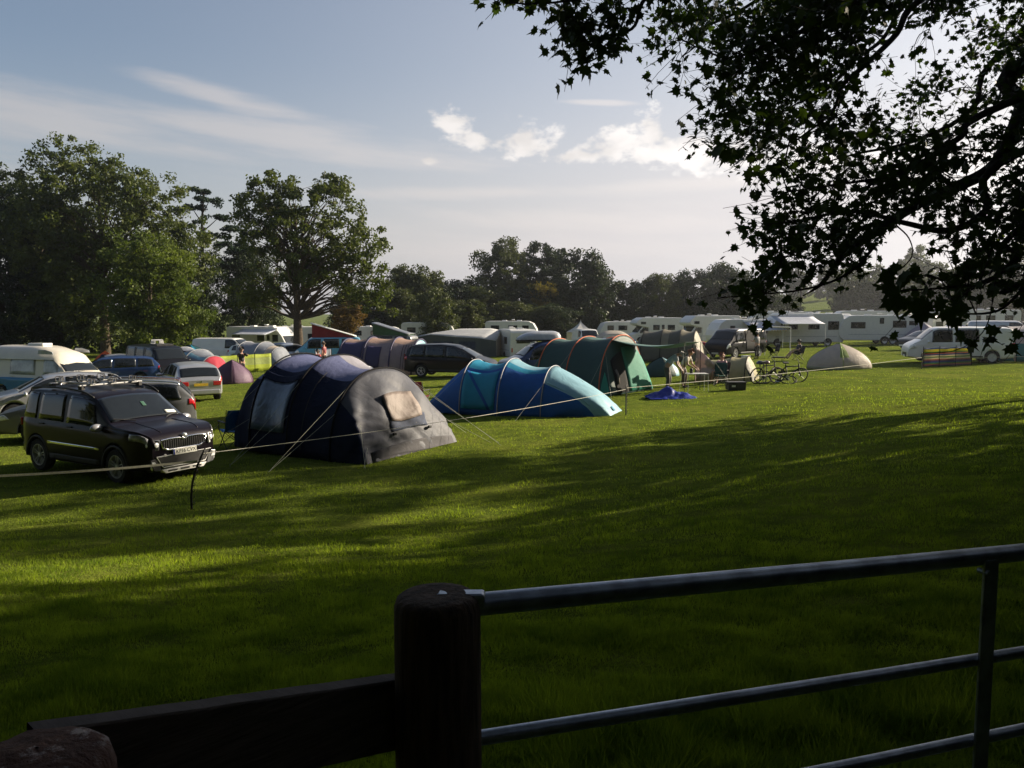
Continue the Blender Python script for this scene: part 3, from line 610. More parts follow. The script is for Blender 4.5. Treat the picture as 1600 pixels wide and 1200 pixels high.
class Body:
    """car shell as a surface over length x and ring index s (0 sill, 4 belt, 7 roof edge, 10 centre line)"""
    def __init__(s, L, W, top, belt, wx, wr, tumble=.16, sill=.27, endr=.17, slab=False):
        s.L, s.W, s.top, s.belt, s.wx, s.wr, s.tumble, s.sill, s.endr, s.slab = L, W, top, belt, wx, wr, tumble, sill, endr, slab
    def plan(s, x):
        e = abs(x)/(s.L/2); return s.W/2*(1-s.endr*max(0, (e-.72)/.28)**2.4)
    def T(s, x):
        h = .05; return (interp(s.top, x-h)+2*interp(s.top, x)+interp(s.top, x+h))/4 if -s.L/2+h < x < s.L/2-h else interp(s.top, x)
    def ring(s, x):
        P = s.plan(x); T = s.T(x); zb = s.sill + .06*max(0, (abs(x)/(s.L/2)-.8)/.2)
        for c in s.wx:
            ra = s.wr+.055
            if abs(x-c) < ra: zb = max(zb, s.wr+math.sqrt(ra*ra-(x-c)**2))
        bz = min(interp(s.belt, x), T-.03); gh = T-bz; k = min(1, gh/.5); tb = s.tumble*k
        w = .955 if not s.slab else .985
        raw = [(.93, zb), (.99, zb+.05), (1.0, max(.56, zb+.08)), (.992, max(bz-.10, zb+.1)), (w+.01, max(bz, zb+.12)),
               (w-tb*.30, bz+gh*.33), (w-tb*.66, bz+gh*.68), (w-tb-.01, bz+gh*(.90 if not s.slab else .93)), (w-tb-.075, T-.004), ((w-tb)*.5, T+.022*k+.012), (0, T+.03*k+.018)]
        return [(a*P, z) for a, z in raw]
    def pt(s, x, t, side=1, off=0.):
        r = s.ring(x); y, z = crspan(r, t)
        if off:
            y2, z2 = crspan(r, min(10, t+.1)); y1, z1 = crspan(r, max(0, t-.1)); ty, tz_ = y2-y1, z2-z1
            l = math.hypot(ty, tz_) or 1; y += off*tz_/l; z += off*(-ty)/l
            d = .04; sl = (crspan(s.ring(min(s.L/2, x+d)), t)[1]-crspan(s.ring(max(-s.L/2, x-d)), t)[1])/(2*d); return Vector((x-off*sl*(1 if t > 7.5 else 0), side*y, z))
        return Vector((x, side*y, z))
    def shell(s, m, root, name='body'):
        xs = list(np.linspace(-s.L/2, s.L/2, 49))
        for c in s.wx:
            ra = s.wr+.055; xs += [c+ra*math.cos(a) for a in np.linspace(.02, PI-.02, 15)]+[c-ra-.01, c+ra+.01]
        xs += [-s.L/2+.03, s.L/2-.03, -s.L/2+.08, s.L/2-.08]
        xs = sorted(x for x in set(round(x, 3) for x in xs) if abs(x) <= s.L/2)
        b = MB(); N = 26; P = []
        for x in xs:
            r = [s.pt(x, 10*j/N, 1) for j in range(N+1)]
            P.append([Vector((x, -p.y, p.z)) for p in r]+[p for p in r[::-1][1:]])
        b.grid(P); n = len(P[0])
        b.add(P[0], [tuple(range(n))]); b.add(P[-1], [tuple(range(n))[::-1]])
        o = b.build(name, m, root, smooth=True, sharp=38, fix=True)
        u = MB(); u.box((0, 0, s.sill+.14), (s.L*.93, s.W*.78, .28)); u.build('underbody', DARKV, root)
        return o
    def patch(s, name, x0, x1, t0, t1, m, root, side=0, off=.006, nx=10, nt=5, slantf=0, slantr=0):
        """panel lying just proud of the shell; slant moves the upper front or rear corner"""
        b = MB()
        for sd_ in ((1, -1) if side == 0 and t1 < 9.99 else ((side,) if side else (0,))):
            if sd_ == 0:
                P = []
                for i in range(nx+1):
                    x = lerp(x0, x1, i/nx); row = [s.pt(x, lerp(t0, 10, j/nt), -1, off) for j in range(nt+1)]
                    P.append(row+[Vector((p.x, -p.y, p.z)) for p in row[::-1][1:]])
                b.grid(P)
            else:
                P = []
                for j in range(nt+1):
                    q = j/nt; a, c = x0+slantr*q, x1-slantf*q
                    P.append([s.pt(lerp(a, c, i/nx), lerp(t0, t1, q), sd_, off) for i in range(nx+1)])
                b.grid(P)
        return b.build(name, m, root, smooth=True, solid=.004)
def wheel(root, x, y, rw, style='alloy', wd=.2):
    sg = 1 if y > 0 else -1
    b = MB(); b.lathe([(rw*.66, -wd/2), (rw*.9, -wd/2), (rw*.985, -wd*.36), (rw, -wd*.1), (rw, wd*.1), (rw*.985, wd*.36), (rw*.9, wd/2), (rw*.66, wd/2), (rw*.66, -wd/2)], axis='y', n=28)
    w = b.build('wheel', TYRE, root, smooth=True, sharp=40); w.location = (x, y, rw)
    c = MB(); yo = sg*wd*.40
    c.lathe([(rw*.66, sg*wd*.49), (rw*.62, sg*wd*.49), (rw*.60, sg*wd*.3), (rw*.60, -sg*wd*.2)], axis='y', n=24)
    if style == 'alloy':
        for k in range(5):
            a = 2*PI*k/5+.2
            for da in (-.17, .17):
                c.add([(rw*.08*math.cos(a+da*3), yo, rw*.08*math.sin(a+da*3)), (rw*.62*math.cos(a+da-.06), yo, rw*.62*math.sin(a+da-.06)), (rw*.62*math.cos(a+da+.06), yo, rw*.62*math.sin(a+da+.06)),
                       (rw*.08*math.cos(a+da*3), yo-sg*.03, rw*.08*math.sin(a+da*3)), (rw*.62*math.cos(a+da-.06), yo-sg*.03, rw*.62*math.sin(a+da-.06)), (rw*.62*math.cos(a+da+.06), yo-sg*.03, rw*.62*math.sin(a+da+.06))],
                      [(0, 1, 2), (3, 5, 4), (0, 3, 4, 1), (1, 4, 5, 2), (2, 5, 3, 0)])
        c.lathe([(0, yo+sg*.01), (rw*.13, yo+sg*.006), (rw*.15, yo-sg*.02)], axis='y', n=12)
    else:
        c.lathe([(0, yo), (rw*.2, yo+sg*.012), (rw*.3, yo-sg*.01), (rw*.52, yo+sg*.004), (rw*.62, yo-sg*.03)], axis='y', n=20)
    c.build('rim', ALLOY if style == 'alloy' else STEELW, w, smooth=True, sharp=30)
    if style == 'alloy':
        h = MB(); h.lathe([(0, -sg*wd*.1), (rw*.6, -sg*wd*.1)], axis='y', n=16); h.build('brake_disc', DARKV, w)
    return w
def slab(root, name, x, y, z, dx, dy, dz, m, bev=.01):
    b = MB(); b.box((x, y, z), (dx, dy, dz)); return b.build(name, m, root, bevel=bev)
def text(root, name, s_, size, m, loc, rot, ext=.001):
    c = bpy.data.curves.new(name, 'FONT'); c.body = s_; c.size = size; c.align_x = 'CENTER'; c.align_y = 'CENTER'; c.extrude = ext; c.materials.append(m)
    tmp = bpy.data.objects.new('t', c); COL.objects.link(tmp); dg = bpy.context.evaluated_depsgraph_get(); me = bpy.data.meshes.new_from_object(tmp.evaluated_get(dg)); bpy.data.objects.remove(tmp)
    o = bpy.data.objects.new(name, me); COL.objects.link(o); o.parent = root; o.location = loc; o.rotation_euler = rot; return o
PROF = {
 'suv': dict(L=4.22, W=1.79, top=[(-2.11, 1.06), (-2.06, 1.18), (-1.86, 1.60), (-1.6, 1.645), (-.6, 1.67), (.25, 1.625), (.46, 1.57), (1.06, 1.13), (1.22, 1.085), (1.85, 1.03), (2.03, .96), (2.09, .90), (2.11, .82)], belt=[(-2.2, 1.06), (1.1, 1.0), (2.2, .97)], wx=(-1.29, 1.29), wr=.335, tumble=.14, endr=.25),
 'hatch': dict(L=4.35, W=1.80, top=[(-2.17, .86), (-2.1, 1.00), (-1.72, 1.36), (-1.45, 1.42), (-.4, 1.49), (.25, 1.43), (.45, 1.38), (1.22, .98), (1.45, .93), (2.0, .78), (2.12, .68), (2.17, .58)], belt=[(-2.2, 1.0), (1.2, .90), (2.2, .8)], wx=(-1.33, 1.35), wr=.32, tumble=.18),
 'saloon': dict(L=4.6, W=1.78, top=[(-2.3, .82), (-2.24, .98), (-1.65, 1.02), (-1.0, 1.36), (-.3, 1.44), (.3, 1.41), (.5, 1.36), (1.25, .95), (1.5, .90), (2.1, .76), (2.26, .66), (2.3, .56)], belt=[(-2.3, .98), (1.2, .88), (2.3, .8)], wx=(-1.32, 1.4), wr=.315, tumble=.2),
 'estate': dict(L=4.75, W=1.80, top=[(-2.37, .9), (-2.32, 1.05), (-2.0, 1.38), (-1.6, 1.45), (-.4, 1.49), (.35, 1.43), (.55, 1.37), (1.35, .97), (1.6, .92), (2.2, .78), (2.32, .68), (2.37, .58)], belt=[(-2.4, .98), (1.2, .90), (2.4, .8)], wx=(-1.35, 1.42), wr=.32, tumble=.17),
 'mpv': dict(L=4.75, W=1.88, top=[(-2.37, .98), (-2.33, 1.12), (-2.12, 1.58), (-1.8, 1.67), (-.4, 1.72), (.3, 1.66), (.7, 1.52), (1.55, 1.06), (1.75, 1.0), (2.2, .86), (2.33, .74), (2.37, .6)], belt=[(-2.4, 1.06), (1.2, .97), (2.4, .9)], wx=(-1.42, 1.43), wr=.33, tumble=.15),
 'boxcar': dict(L=4.15, W=1.78, top=[(-2.07, 1.0), (-2.04, 1.3), (-1.98, 1.72), (-1.7, 1.80), (-.2, 1.82), (.35, 1.74), (.6, 1.62), (1.2, 1.18), (1.4, 1.1), (1.9, .95), (2.03, .82), (2.07, .66)], belt=[(-2.2, 1.08), (1.2, 1.0), (2.2, .95)], wx=(-1.33, 1.32), wr=.32, tumble=.12),
 'van': dict(L=4.9, W=1.90, top=[(-2.45, 1.2), (-2.44, 1.6), (-2.36, 1.88), (-2.1, 1.94), (-.5, 1.96), (1.05, 1.94), (1.28, 1.86), (1.90, 1.26), (2.08, 1.15), (2.36, .98), (2.43, .82), (2.45, .62)], belt=[(-2.5, 1.15), (1.5, 1.12), (2.5, 1.05)], wx=(-1.45, 1.5), wr=.335, tumble=.11, endr=.10),
 'lwbvan': dict(L=5.3, W=1.93, top=[(-2.65, 1.2), (-2.64, 1.6), (-2.56, 1.88), (-2.3, 1.94), (-.5, 1.96), (1.1, 1.94), (1.35, 1.86), (2.0, 1.26), (2.2, 1.16), (2.54, .98), (2.63, .80), (2.65, .6)], belt=[(-2.7, 1.15), (1.5, 1.10), (2.7, 1.0)], wx=(-1.55, 1.6), wr=.34, tumble=.11, endr=.10),
}
SG = {'suv': ([(-1.86, -1.32), (-1.24, -.38), (-.28, .74)], (.49, 1.05), (-2.04, -1.90)),
 'hatch': ([(-1.62, -1.15), (-1.10, -.10), (-.02, .98)], (.47, 1.20), (-2.08, -1.76)),
 'saloon': ([(-1.30, -.55), (-.50, .22), (.28, 1.05)], (.52, 1.22), (-1.62, -1.02)),
 'estate': ([(-2.05, -1.25), (-1.18, -.15), (-.08, 1.05)], (.57, 1.33), (-2.30, -2.03)),
 'mpv': ([(-2.08, -1.25), (-1.18, -.12), (-.04, 1.25)], (.74, 1.52), (-2.31, -2.14)),
 'boxcar': ([(-1.85, -1.1), (-1.02, -.1), (-.02, .95)], (.63, 1.18), None),
 'van': ([(.45, 1.45)], (1.31, 1.88), None), 'lwbvan': ([(.5, 1.52)], (1.38, 1.98), None)}
def car(name, label, cat, prof, m, loc, rz, group=None, rim='alloy', sidewin=None, rear=True, plate='y', lamp='c', mirror=None, glass=None, badge=True, trimlow=True, handles=True):
    p = PROF[prof]; B = Body(**p); root = thing(name, label, cat, loc, rz, group); L, Wd = p['L'], p['W']; GLS = glass or GLASS
    B.shell(m, root)
    sw, ws, rw_ = SG[prof]
    sw = sidewin if sidewin is not None else sw
    for i, (a, b_) in enumerate(sw):
        B.patch('side_window', a, b_, 4.2, 6.95, GLS, root, 1, slantr=.12 if i == 0 and prof not in ('van', 'lwbvan') else .02, slantf=(.22 if i == len(sw)-1 and prof not in ('van', 'lwbvan') else .03) if b_ < 1.3 or prof in ('van', 'lwbvan') else .3)
        B.patch('side_window', a, b_, 4.2, 6.95, GLS, root, -1, slantr=.12 if i == 0 and prof not in ('van', 'lwbvan') else .02, slantf=(.22 if i == len(sw)-1 and prof not in ('van', 'lwbvan') else .03) if b_ < 1.3 or prof in ('van', 'lwbvan') else .3)
    B.patch('windscreen', ws[0], ws[1], 7.9, 10, GLASS, root)
    if rw_: B.patch('rear_window', rw_[0], rw_[1], 7.9, 10, GLASS, root)
    elif rear: slab(root, 'rear_window', -L/2-.004, 0, 1.42, .016, Wd*.66, .44, GLASS)
    for x in p['wx']:
        for y in (-1, 1): wheel(root, x, y*(Wd/2-.12), p['wr'], rim)
    if trimlow:
        for sgn in (1, -1): B.patch('side_trim', p['wx'][0]+p['wr']+.12, p['wx'][1]-p['wr']-.12, 1.0, 1.5, TRIM, root, sgn, .004)
    if handles:
        for sgn in (1, -1):
            for a, b_ in sw[-2:]:
                q = B.pt(a+.1, 3.55, sgn, .012); slab(root, 'door_handle', q.x+.05, q.y, q.z, .17, .03, .03, m if m != P_BLACK else TRIM)
    mm = mirror or m; mxx = ws[1]-.18 if prof not in ('van', 'lwbvan') else ws[1]-.35
    for sgn in (1, -1):
        q = B.pt(mxx, 4.5, sgn); b = MB(); b.lathe([(0, -.06), (.07, -.05), (.095, -.01), (.09, .04), (0, .05)], (0, 0, 0), 'x', 12)
        o = b.build('wing_mirror', mm, root, smooth=True); o.scale = (1, 1.3, .85); o.location = (q.x+.02, q.y+sgn*.12, q.z+.0)
        k = MB(); k.tube([(q.x, q.y-sgn*.02, q.z-.05), (q.x+.02, q.y+sgn*.09, q.z-.03)], .022, 6); k.build('mirror_arm', TRIM, root)
    zf = B.T(L/2); zr = B.T(-L/2); e = L/2
    # nose
    for sgn in (1, -1): B.patch('headlight', e-.42, e-.02, 2.6, 3.9, {'c': LAMPC, 'd': LAMPD}[lamp], root, sgn, .006, 8, 4, .0, .12)
    slab(root, 'grille', e, 0, zf-.10, .03, Wd*.50, .11, TRIM); slab(root, 'bumper_intake', e, 0, .38, .03, Wd*.52, .13, TRIM)
    slab(root, 'front_number_plate', e+.018, 0, zf-.24, .012, .52, .11, PLATEW, .002)
    # tail
    tl = .16 if prof in ('van', 'lwbvan', 'boxcar', 'mpv', 'suv', 'estate') else .30
    for sgn in (1, -1): B.patch('tail_light', -e+.005, -e+tl, 2.9 if prof != 'van' else 2.3, 4.5 if prof not in ('van', 'lwbvan') else 3.8, LAMPR, root, sgn, .008, 5, 6)
    for sgn in (1, -1):
        if prof in ('van', 'lwbvan', 'boxcar', 'mpv'): slab(root, 'rear_lamp', -e-.004, sgn*(Wd*.36), 1.0, .03, .15, .42, LAMPR, .03)
        else: slab(root, 'rear_lamp', -e-.002, sgn*(Wd*.335), zr-.11, .04, .30, .17, LAMPR, .04)
    slab(root, 'rear_number_plate', -e-.012, 0, min(.72, zr-.15), .012, .52, .11, PLATEY if plate == 'y' else PLATEW, .002)
    slab(root, 'rear_bumper', -e+.02, 0, .42, .12, Wd*.80, .2, m, .04)
    return root, B
def heading(vx, vy): return math.atan2(vy, vx)
# ---- the dark suv in front
sr = heading(.86, -.51)
suv, SB = car('suv', 'nearly black off-roader with silver roof bars parked in the left foreground', 'car', 'suv', P_PLUM, (-8.08, 16.25, gz(-8.1, 16.2)), sr, plate='y', lamp='d', mirror=P_SILVER, badge=False)
for o in [q for q in list(COL.objects) if q.parent == suv]:
    if o.name.split('.')[0] in ('grille', 'bumper_intake', 'front_number_plate', 'headlight'): bpy.data.objects.remove(o)
e = 2.11
# grille: chrome surround, black field, upright slats
def frame2(poly, t, x0, x1, m, name, root):
    """outline of a polygon in the y-z plane as a rounded bar"""
    b = MB(); P = [Vector(((x0+x1)/2, a, c)) for a, c in poly]; b.tube(P+[P[0]], t, 8, False); return b.build(name, m, root, smooth=True)
gp = [(-.50, .845), (-.30, .862), (-.10, .858), (0, .82), (.10, .858), (.30, .862), (.50, .845), (.46, .70), (.34, .655), (-.34, .655), (-.46, .70)]
b = MB(); b.prism(gp, e-.03, e+.006, 'yz'); gr = b.build('grille', TRIM, suv)
frame2(gp, .018, e+.004, e+.02, CHROME, 'grille_surround', gr)
b = MB()
for k in range(19):
    y = -.43+.86*k/18; zt = interp([(a, c) for a, c in gp[:7]], y)-.02; b.box((e+.012, y, (zt+.68)/2), (.016, .018, zt-.68))
b.build('grille_slats', mat('satin_slat', (.16, .16, .17), rough=.3, metal=.8), gr)
b = MB(); b.lathe([(0, 0), (.040, .004), (.052, .0)], (0, 0, 0), 'x', 24); bd = b.build('badge', mat('badge_dark', (.05, .06, .06), rough=.25, metal=.6), suv, smooth=True); bd.location = (e+.034, 0, .885); bd.rotation_euler = (0, -.25, 0)
b = MB(); P = [(0, .052*math.cos(a), .052*math.sin(a)) for a in np.linspace(0, 2*PI, 25)]; b.tube(P, .008, 6, False)
b.add([(.006, -.035, -.006), (.006, -.005, -.006), (.006, -.005, -.016), (.006, .03, .002), (.006, -.005, .02), (.006, -.005, .008), (.006, -.035, .008)], [(0, 1, 2, 3, 4, 5, 6)])
b.tube([(.006, -.028, .012), (.006, -.008, .030), (.006, .012, .034)], .004, 5); b.build('badge_ring', CHROME, bd, smooth=True)
def xat(y):
    x = e
    while x > 1.2 and SB.plan(x)*.985 < y: x -= .01
    return x
for sg in (1, -1):
    hp = [(sg*.53, .86), (sg*.74, .89), (sg*.84, .86), (sg*.83, .74), (sg*.74, .66), (sg*.56, .67)]
    b = MB()
    A = [Vector((xat(abs(y))-.05, y*.96, z)) for y, z in hp]; C = [a+Vector((.085, sg*.02, 0)) for a in A]; n = len(A)
    b.add(A+C, [tuple(range(n)), tuple(range(2*n-1, n-1, -1))]+[(i, i+n, (i+1) % n+n, (i+1) % n) for i in range(n)])
    hl = b.build('headlight', LAMPC if sg > 0 else LAMPD, suv, bevel=.012)  # paler lens on one side paints in its sun glint
    for y in (.62, .74):
        b = MB(); b.lathe([(0, .016), (.035, .010), (.048, 0)], (0, 0, 0), 'x', 16); q = b.build('lamp_reflector', LAMPC, hl, smooth=True); q.location = (xat(y)+.022, sg*y*.96, .775)
    B_ = SB.patch('side_lamp', 1.72, 2.05, 2.9, 3.9, LAMPC if sg > 0 else LAMPD, suv, sg, .008, 6, 4)  # same painted glint: one side gets the paler lens
    b = MB(); b.lathe([(0, .015), (.035, .01), (.05, 0)], (e-.02, sg*.66, .36), 'x', 16); b.build('fog_lamp', LAMPC, suv, smooth=True)
    b = MB(); b.prism([(sg*.50, .27), (sg*.66, .30), (sg*.72, .50), (sg*.62, .52), (sg*.54, .42)], e-.06, e+.010, 'yz'); b.build('bumper_corner', P_GREY if sg > 0 else TRIM, suv, bevel=.01)
    b = MB(); b.prism([(sg*.60, .40), (sg*.69, .40), (sg*.70, .47), (sg*.64, .47)], e+.008, e+.020, 'yz'); b.build('daytime_lamp', LAMPC, suv)
    # roof rail, door strip
    r_ = cr([SB.pt(-1.75, 7.75, sg, .01), SB.pt(-1.55, 7.75, sg, .07), SB.pt(-.6, 7.75, sg, .075), SB.pt(.1, 7.75, sg, .07), SB.pt(.42, 7.75, sg, .01)], 5)
    b = MB(); b.tube(r_, .018, 7); b.build('roof_rail', TRIM, suv, smooth=True)
    SB.patch('door_strip', -.9, .82, 2.15, 2.28, CHROME, suv, sg, .008); 
    for xx in (-1.29, 1.29):
        b = MB(); ra = .385; b.tube([(xx+ra*math.cos(a), sg*.875, .335+ra*math.sin(a)) for a in np.linspace(-.1, PI+.1, 19)], .03, 6); b.build('arch_trim', TRIM, suv, smooth=True)
    b = MB(); pa, pb_ = SB.pt(.52, 7.6, sg, .004), SB.pt(1.2, 6.9, sg, .004)
# bonnet creases, lower grille, skid plate
for sg in (1, -1):
    b = MB(); b.tube([SB.pt(x, 9.05-.25*(x-1.3), sg, -.002) for x in np.linspace(1.25, 2.0, 9)], .012, 6); b.build('bonnet_crease', P_PLUM, suv, smooth=True)
    b = MB(); b.tube([SB.pt(1.16, 9.2, sg, .02), SB.pt(1.08, 8.9, sg, .02), SB.pt(1.0, 8.2, sg, .02)], .01, 5); b.build('wiper', TRIM, suv)
b = MB(); b.prism([(-.60, .55), (.60, .55), (.46, .33), (-.46, .33)], e-.03, e+.012, 'yz'); lg = b.build('bumper_intake', TRIM, suv)
frame2([(-.60, .55), (.60, .55), (.46, .335), (-.46, .335)], .011, e+.01, e+.02, STEELW, 'intake_surround', lg)
b = MB(); b.prism([(-.50, .30), (.50, .30), (.42, .22), (-.42, .22)], e-.1, e+.02, 'yz'); sk = b.build('skid_plate', STEELW, suv, bevel=.01)
for k in (-1, 0, 1): slab(sk, 'skid_slot', e+.022, k*.27, .262, .006, .2, .035, TRIM, .002)
pl = slab(suv, 'front_number_plate', e+.03, .0, .60, .014, .52, .115, PLATEW, .003)
text(pl, 'plate_lettering', 'KP16 CVX', .098, INK, (e+.0385, .022, .60), (PI/2, 0, PI/2), .0008)
slab(pl, 'plate_band', e+.038, -.24, .60, .002, .036, .105, BLUEB, 0)
SB.patch('parking_permit', .93, 1.0, 8.25, 8.9, PLATEW, suv, 1, .014); SB.patch('air_freshener', .70, .80, 9.55, 9.75, P_GREEN, suv, 1, .014)
slab(suv, 'tow_eye', e+.02, -.42, .56, .02, .05, .05, STEELW, .01)
# cross bars and cycle carriers
for xx in (-1.1, -.1):
    b = MB(); b.box((xx, 0, 1.775), (.075, 1.36, .028)); b.build('roof_bar', STEELW, suv, bevel=.01)
    for sg in (1, -1): slab(suv, 'bar_foot', xx, sg*.62, 1.73, .12, .08, .09, TRIM, .01)
for y in (-.45, .0, .45):
    cc = MB(); cc.box((-.6, y, 1.80), (1.3, .06, .022)); carrier = cc.build('cycle_carrier', mat('carrier_alloy', (.30, .30, .31), rough=.35, metal=.8), suv, bevel=.004)
    for x in (-1.15, -.05):
        k = MB(); k.tube([(x, y-.07, 1.81), (x-.02, y-.07, 1.88), (x-.05, y-.03, 1.905), (x-.05, y+.03, 1.905), (x-.02, y+.07, 1.88), (x, y+.07, 1.81)], .011, 5); k.tube([(x+.07, y-.05, 1.81), (x+.06, y-.03, 1.90), (x+.06, y+.04, 1.91), (x+.07, y+.06, 1.81)], .009, 5); k.build('wheel_clamp', TRIM, carrier)
    k = MB(); k.tube([(-.45, y, 1.81), (-.62, y+.02, 1.87), (-.85, y+.06, 1.88)], .016, 5); k.box((-.88, y+.06, 1.885), (.12, .07, .05)); k.build('frame_arm', TRIM, carrier)

def place(px, d, dz=0.): 
    p = D(px, d); p.z += dz; return p
# silver hatchback seen from behind
ah = heading(-.545, .839)
silver, _ = car('hatchback', 'silver hatchback seen from behind with red tail lights, beyond the dark off-roader', 'car', 'hatch', P_SILVER, place(294, 33), ah, handles=False)
slab(silver, 'boot_badge', -2.185, 0, .82, .01, .09, .08, CHROME)
# silver car and grey estate half hidden behind the off-roader
car('hatchback', 'silver blue hatchback at the far left in front of the cream campervan', 'car', 'hatch', P_SILVER, place(88, 26.5), heading(-.80, -.60), glass=GLASS)
est, EB = car('estate_car', 'grey estate with raised roof rails right behind the dark off-roader', 'car', 'estate', P_GREY, place(152, 21.5), heading(-.93, -.37))
for sg in (1, -1):
    b = MB(); b.tube(cr([EB.pt(-2.0, 7.8, sg, .0), EB.pt(-1.8, 7.8, sg, .06), EB.pt(-.5, 7.8, sg, .07), EB.pt(.3, 7.8, sg, .06), EB.pt(.5, 7.8, sg, .0)], 4), .02, 6); b.build('roof_rail', CHROME, est, smooth=True)
car('saloon_car', 'pale silver car behind the dark campervan, beside the small orange tent', 'car', 'saloon', P_SILVER, place(178, 45.5), heading(-.86, -.5))
car('estate_car', 'dark blue low car in front of the pale silver car', 'car', 'estate', P_BLUE, place(172, 41.5), heading(-.9, -.42))
# white car behind the navy tent
car('people_carrier', 'white people carrier mostly hidden behind the big navy tent', 'car', 'mpv', P_WHITE, place(532, 25.0), heading(.93, -.36))
# black people carrier
car('people_carrier', 'black people carrier parked side on between the purple tent and blue tent', 'car', 'mpv', P_BLACK, place(706, 42.5), heading(.975, -.22))
# blue box-shaped car with a roof box
blue, _ = car('car', 'dark blue family car carrying a grey roof box behind the blue tent', 'car', 'boxcar', P_BLUE, place(848, 38), heading(-.96, -.28), glass=GLASS)
rb = MB(); P = []
for i, x in enumerate(np.linspace(-1, 1, 15)):
    w = .42*(1-abs(x)**5)**.5+.02; h = .40*(1-max(0, -x)**2.2*.80)*(1-max(0, x)**8*.6)
    P.append([(x*1.1, w*math.cos(a)*(1 if abs(math.cos(a)) < .99 else 1), .02+h*max(0, math.sin(a))**.55) for a in np.linspace(0, PI, 13)])
rb.grid(P); rb.add(P[0], [tuple(range(13))]); rb.add(P[-1], [tuple(range(13))])
box = rb.build('roof_box', mat('roof_box_grey', (.33, .35, .38), rough=.35, coat=.3), None, smooth=True, sharp=50); q = place(842, 38); box.location = (q.x, q.y, q.z+1.93); box.rotation_euler = (0, 0, heading(-.96, -.28)+PI)
tag(box, 'long grey roof box on top of the dark blue family car', 'roof box')
bs = MB(); bs.box((0, 0, -.02), (2.1, .76, .07)); bs.build('box_base', TRIM, box, bevel=.02)
for x in (-.55, .55):
    k = MB(); k.box((x+.1, 0, -.085), (.06, 1.25, .04)); k.build('roof_bar', TRIM, box)
# van beside the marquee, small ones behind
car('estate_car', 'dark blue estate just left of the beige arched shelter', 'car', 'estate', P_BLUE, place(948, 60), heading(-.95, -.2))
car('hatchback', 'white hatchback between the motorhome and the grey drive-away tent', 'car', 'hatch', P_WHITE, place(398, 64), heading(.9, -.4))
car('hatchback', 'small red hatchback beyond the olive and khaki tent', 'car', 'hatch', P_RED, place(1068, 66), heading(.95, -.2))
car('van', 'small white van facing the camera below the white peaked marquee', 'van', 'van', P_WHITE, place(915, 78), heading(.15, -.99), glass=GLASS)
# dark campervan with a raised roof, facing right
def poptop(root, x0, x1, z0, rise, wdt, mroof, mcloth, side='rear_high'):
    """hinged elevating roof with cloth sides"""
    zr, zf = (z0+rise, z0+.04) if side == 'rear_high' else (z0+.04, z0+rise)
    b = MB(); P = []
    for i in range(9):
        t = i/8; x = lerp(x0, x1, t); z = lerp(zr, zf, t)
        P.append([(x, y*wdt/2, z+.06*(1-abs(y)**3)) for y in np.linspace(-1, 1, 9)])
    b.grid(P); b.build('raised_roof', mroof, root, smooth=True, solid=.05)
    c = MB(); w = wdt/2-.06
    c.add([(x0+.06, -w, z0), (x1-.1, -w, z0), (x1-.1, -w, zf), (x0+.06, -w, zr), (x0+.06, w, z0), (x1-.1, w, z0), (x1-.1, w, zf), (x0+.06, w, zr)], [(0, 1, 2, 3), (4, 7, 6, 5), (0, 3, 7, 4), (1, 5, 6, 2)])
    c.build('roof_canvas', mcloth, root)
dk, DB = car('campervan', 'dark campervan with a roof rack load, facing the silver hatchback', 'van', 'van', P_BLACK, place(246, 44), heading(.72, -.69), sidewin=[(-2.0, -.9), (-.8, .3), (.45, 1.45)], lamp='d')
slab(dk, 'roof_pod', .5, 0, 2.02, 1.0, .9, .1, TRIM)
b = MB()
for k in range(5): b.tube([( -.25+.12*k, -.25, 2.0), (-.25+.12*k, -.2, 2.26), (-.25+.12*k, .2, 2.26), (-.25+.12*k, .25, 2.0)], .03, 6)
b.build('roof_load', mat('roof_load_white', (.5, .5, .5), rough=.6), dk)
car('van', 'long white panel van without side windows behind the yellow windbreak', 'van', 'lwbvan', P_WHITE, place(352, 68), heading(.97, -.2), rear=False)
# cars near the open tree
car('hatchback', 'dark blue hatchback at the foot of the open tree', 'car', 'hatch', P_BLUE, place(432, 66), heading(-.95, -.3))
car('hatchback', 'silver hatchback just left of the bare tree trunk', 'car', 'hatch', P_SILVER, place(455, 60), heading(.6, -.8))
# pale blue campervan with a red raised roof
pb2, _ = car('campervan', 'pale blue campervan with a red canvas roof raised, right of the tree trunk', 'van', 'van', P_SKY, place(512, 60), heading(-.97, -.22), sidewin=[(-2.1, -1.0), (-.85, .3), (.45, 1.45)], rim='steel')
poptop(pb2, -2.1, 1.2, 1.97, 1.02, 1.5, P_WHITE, mat('red_canvas', (.20, .015, .02), rough=.8, trans=.25), 'front_high')
gv, _ = car('campervan', 'campervan with a grey hinged roof and green canvas behind the purple tent', 'van', 'van', P_GREY, place(606, 66), heading(-.95, .3), sidewin=[(-2.1, -1.0), (-.85, .3), (.45, 1.45)])
poptop(gv, -2.2, 1.1, 1.97, .95, 1.5, P_GREY, mat('green_canvas', (.05, .12, .06), rough=.8, trans=.2), 'front_high')
# black van with its side door open
vt, VB = car('van', 'black van with its side door open and a man standing at it', 'van', 'lwbvan', P_BLACK, place(1150, 56), heading(-.72, -.69), sidewin=[(-2.4, -1.35), (.5, 1.52)], glass=GLASS, lamp='c', rear=True)
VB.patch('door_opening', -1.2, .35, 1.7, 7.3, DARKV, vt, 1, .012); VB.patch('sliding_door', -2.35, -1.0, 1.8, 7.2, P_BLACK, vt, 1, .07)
VB.patch('door_glass', -2.2, -1.2, 4.3, 6.8, GLASS, vt, 1, .082)
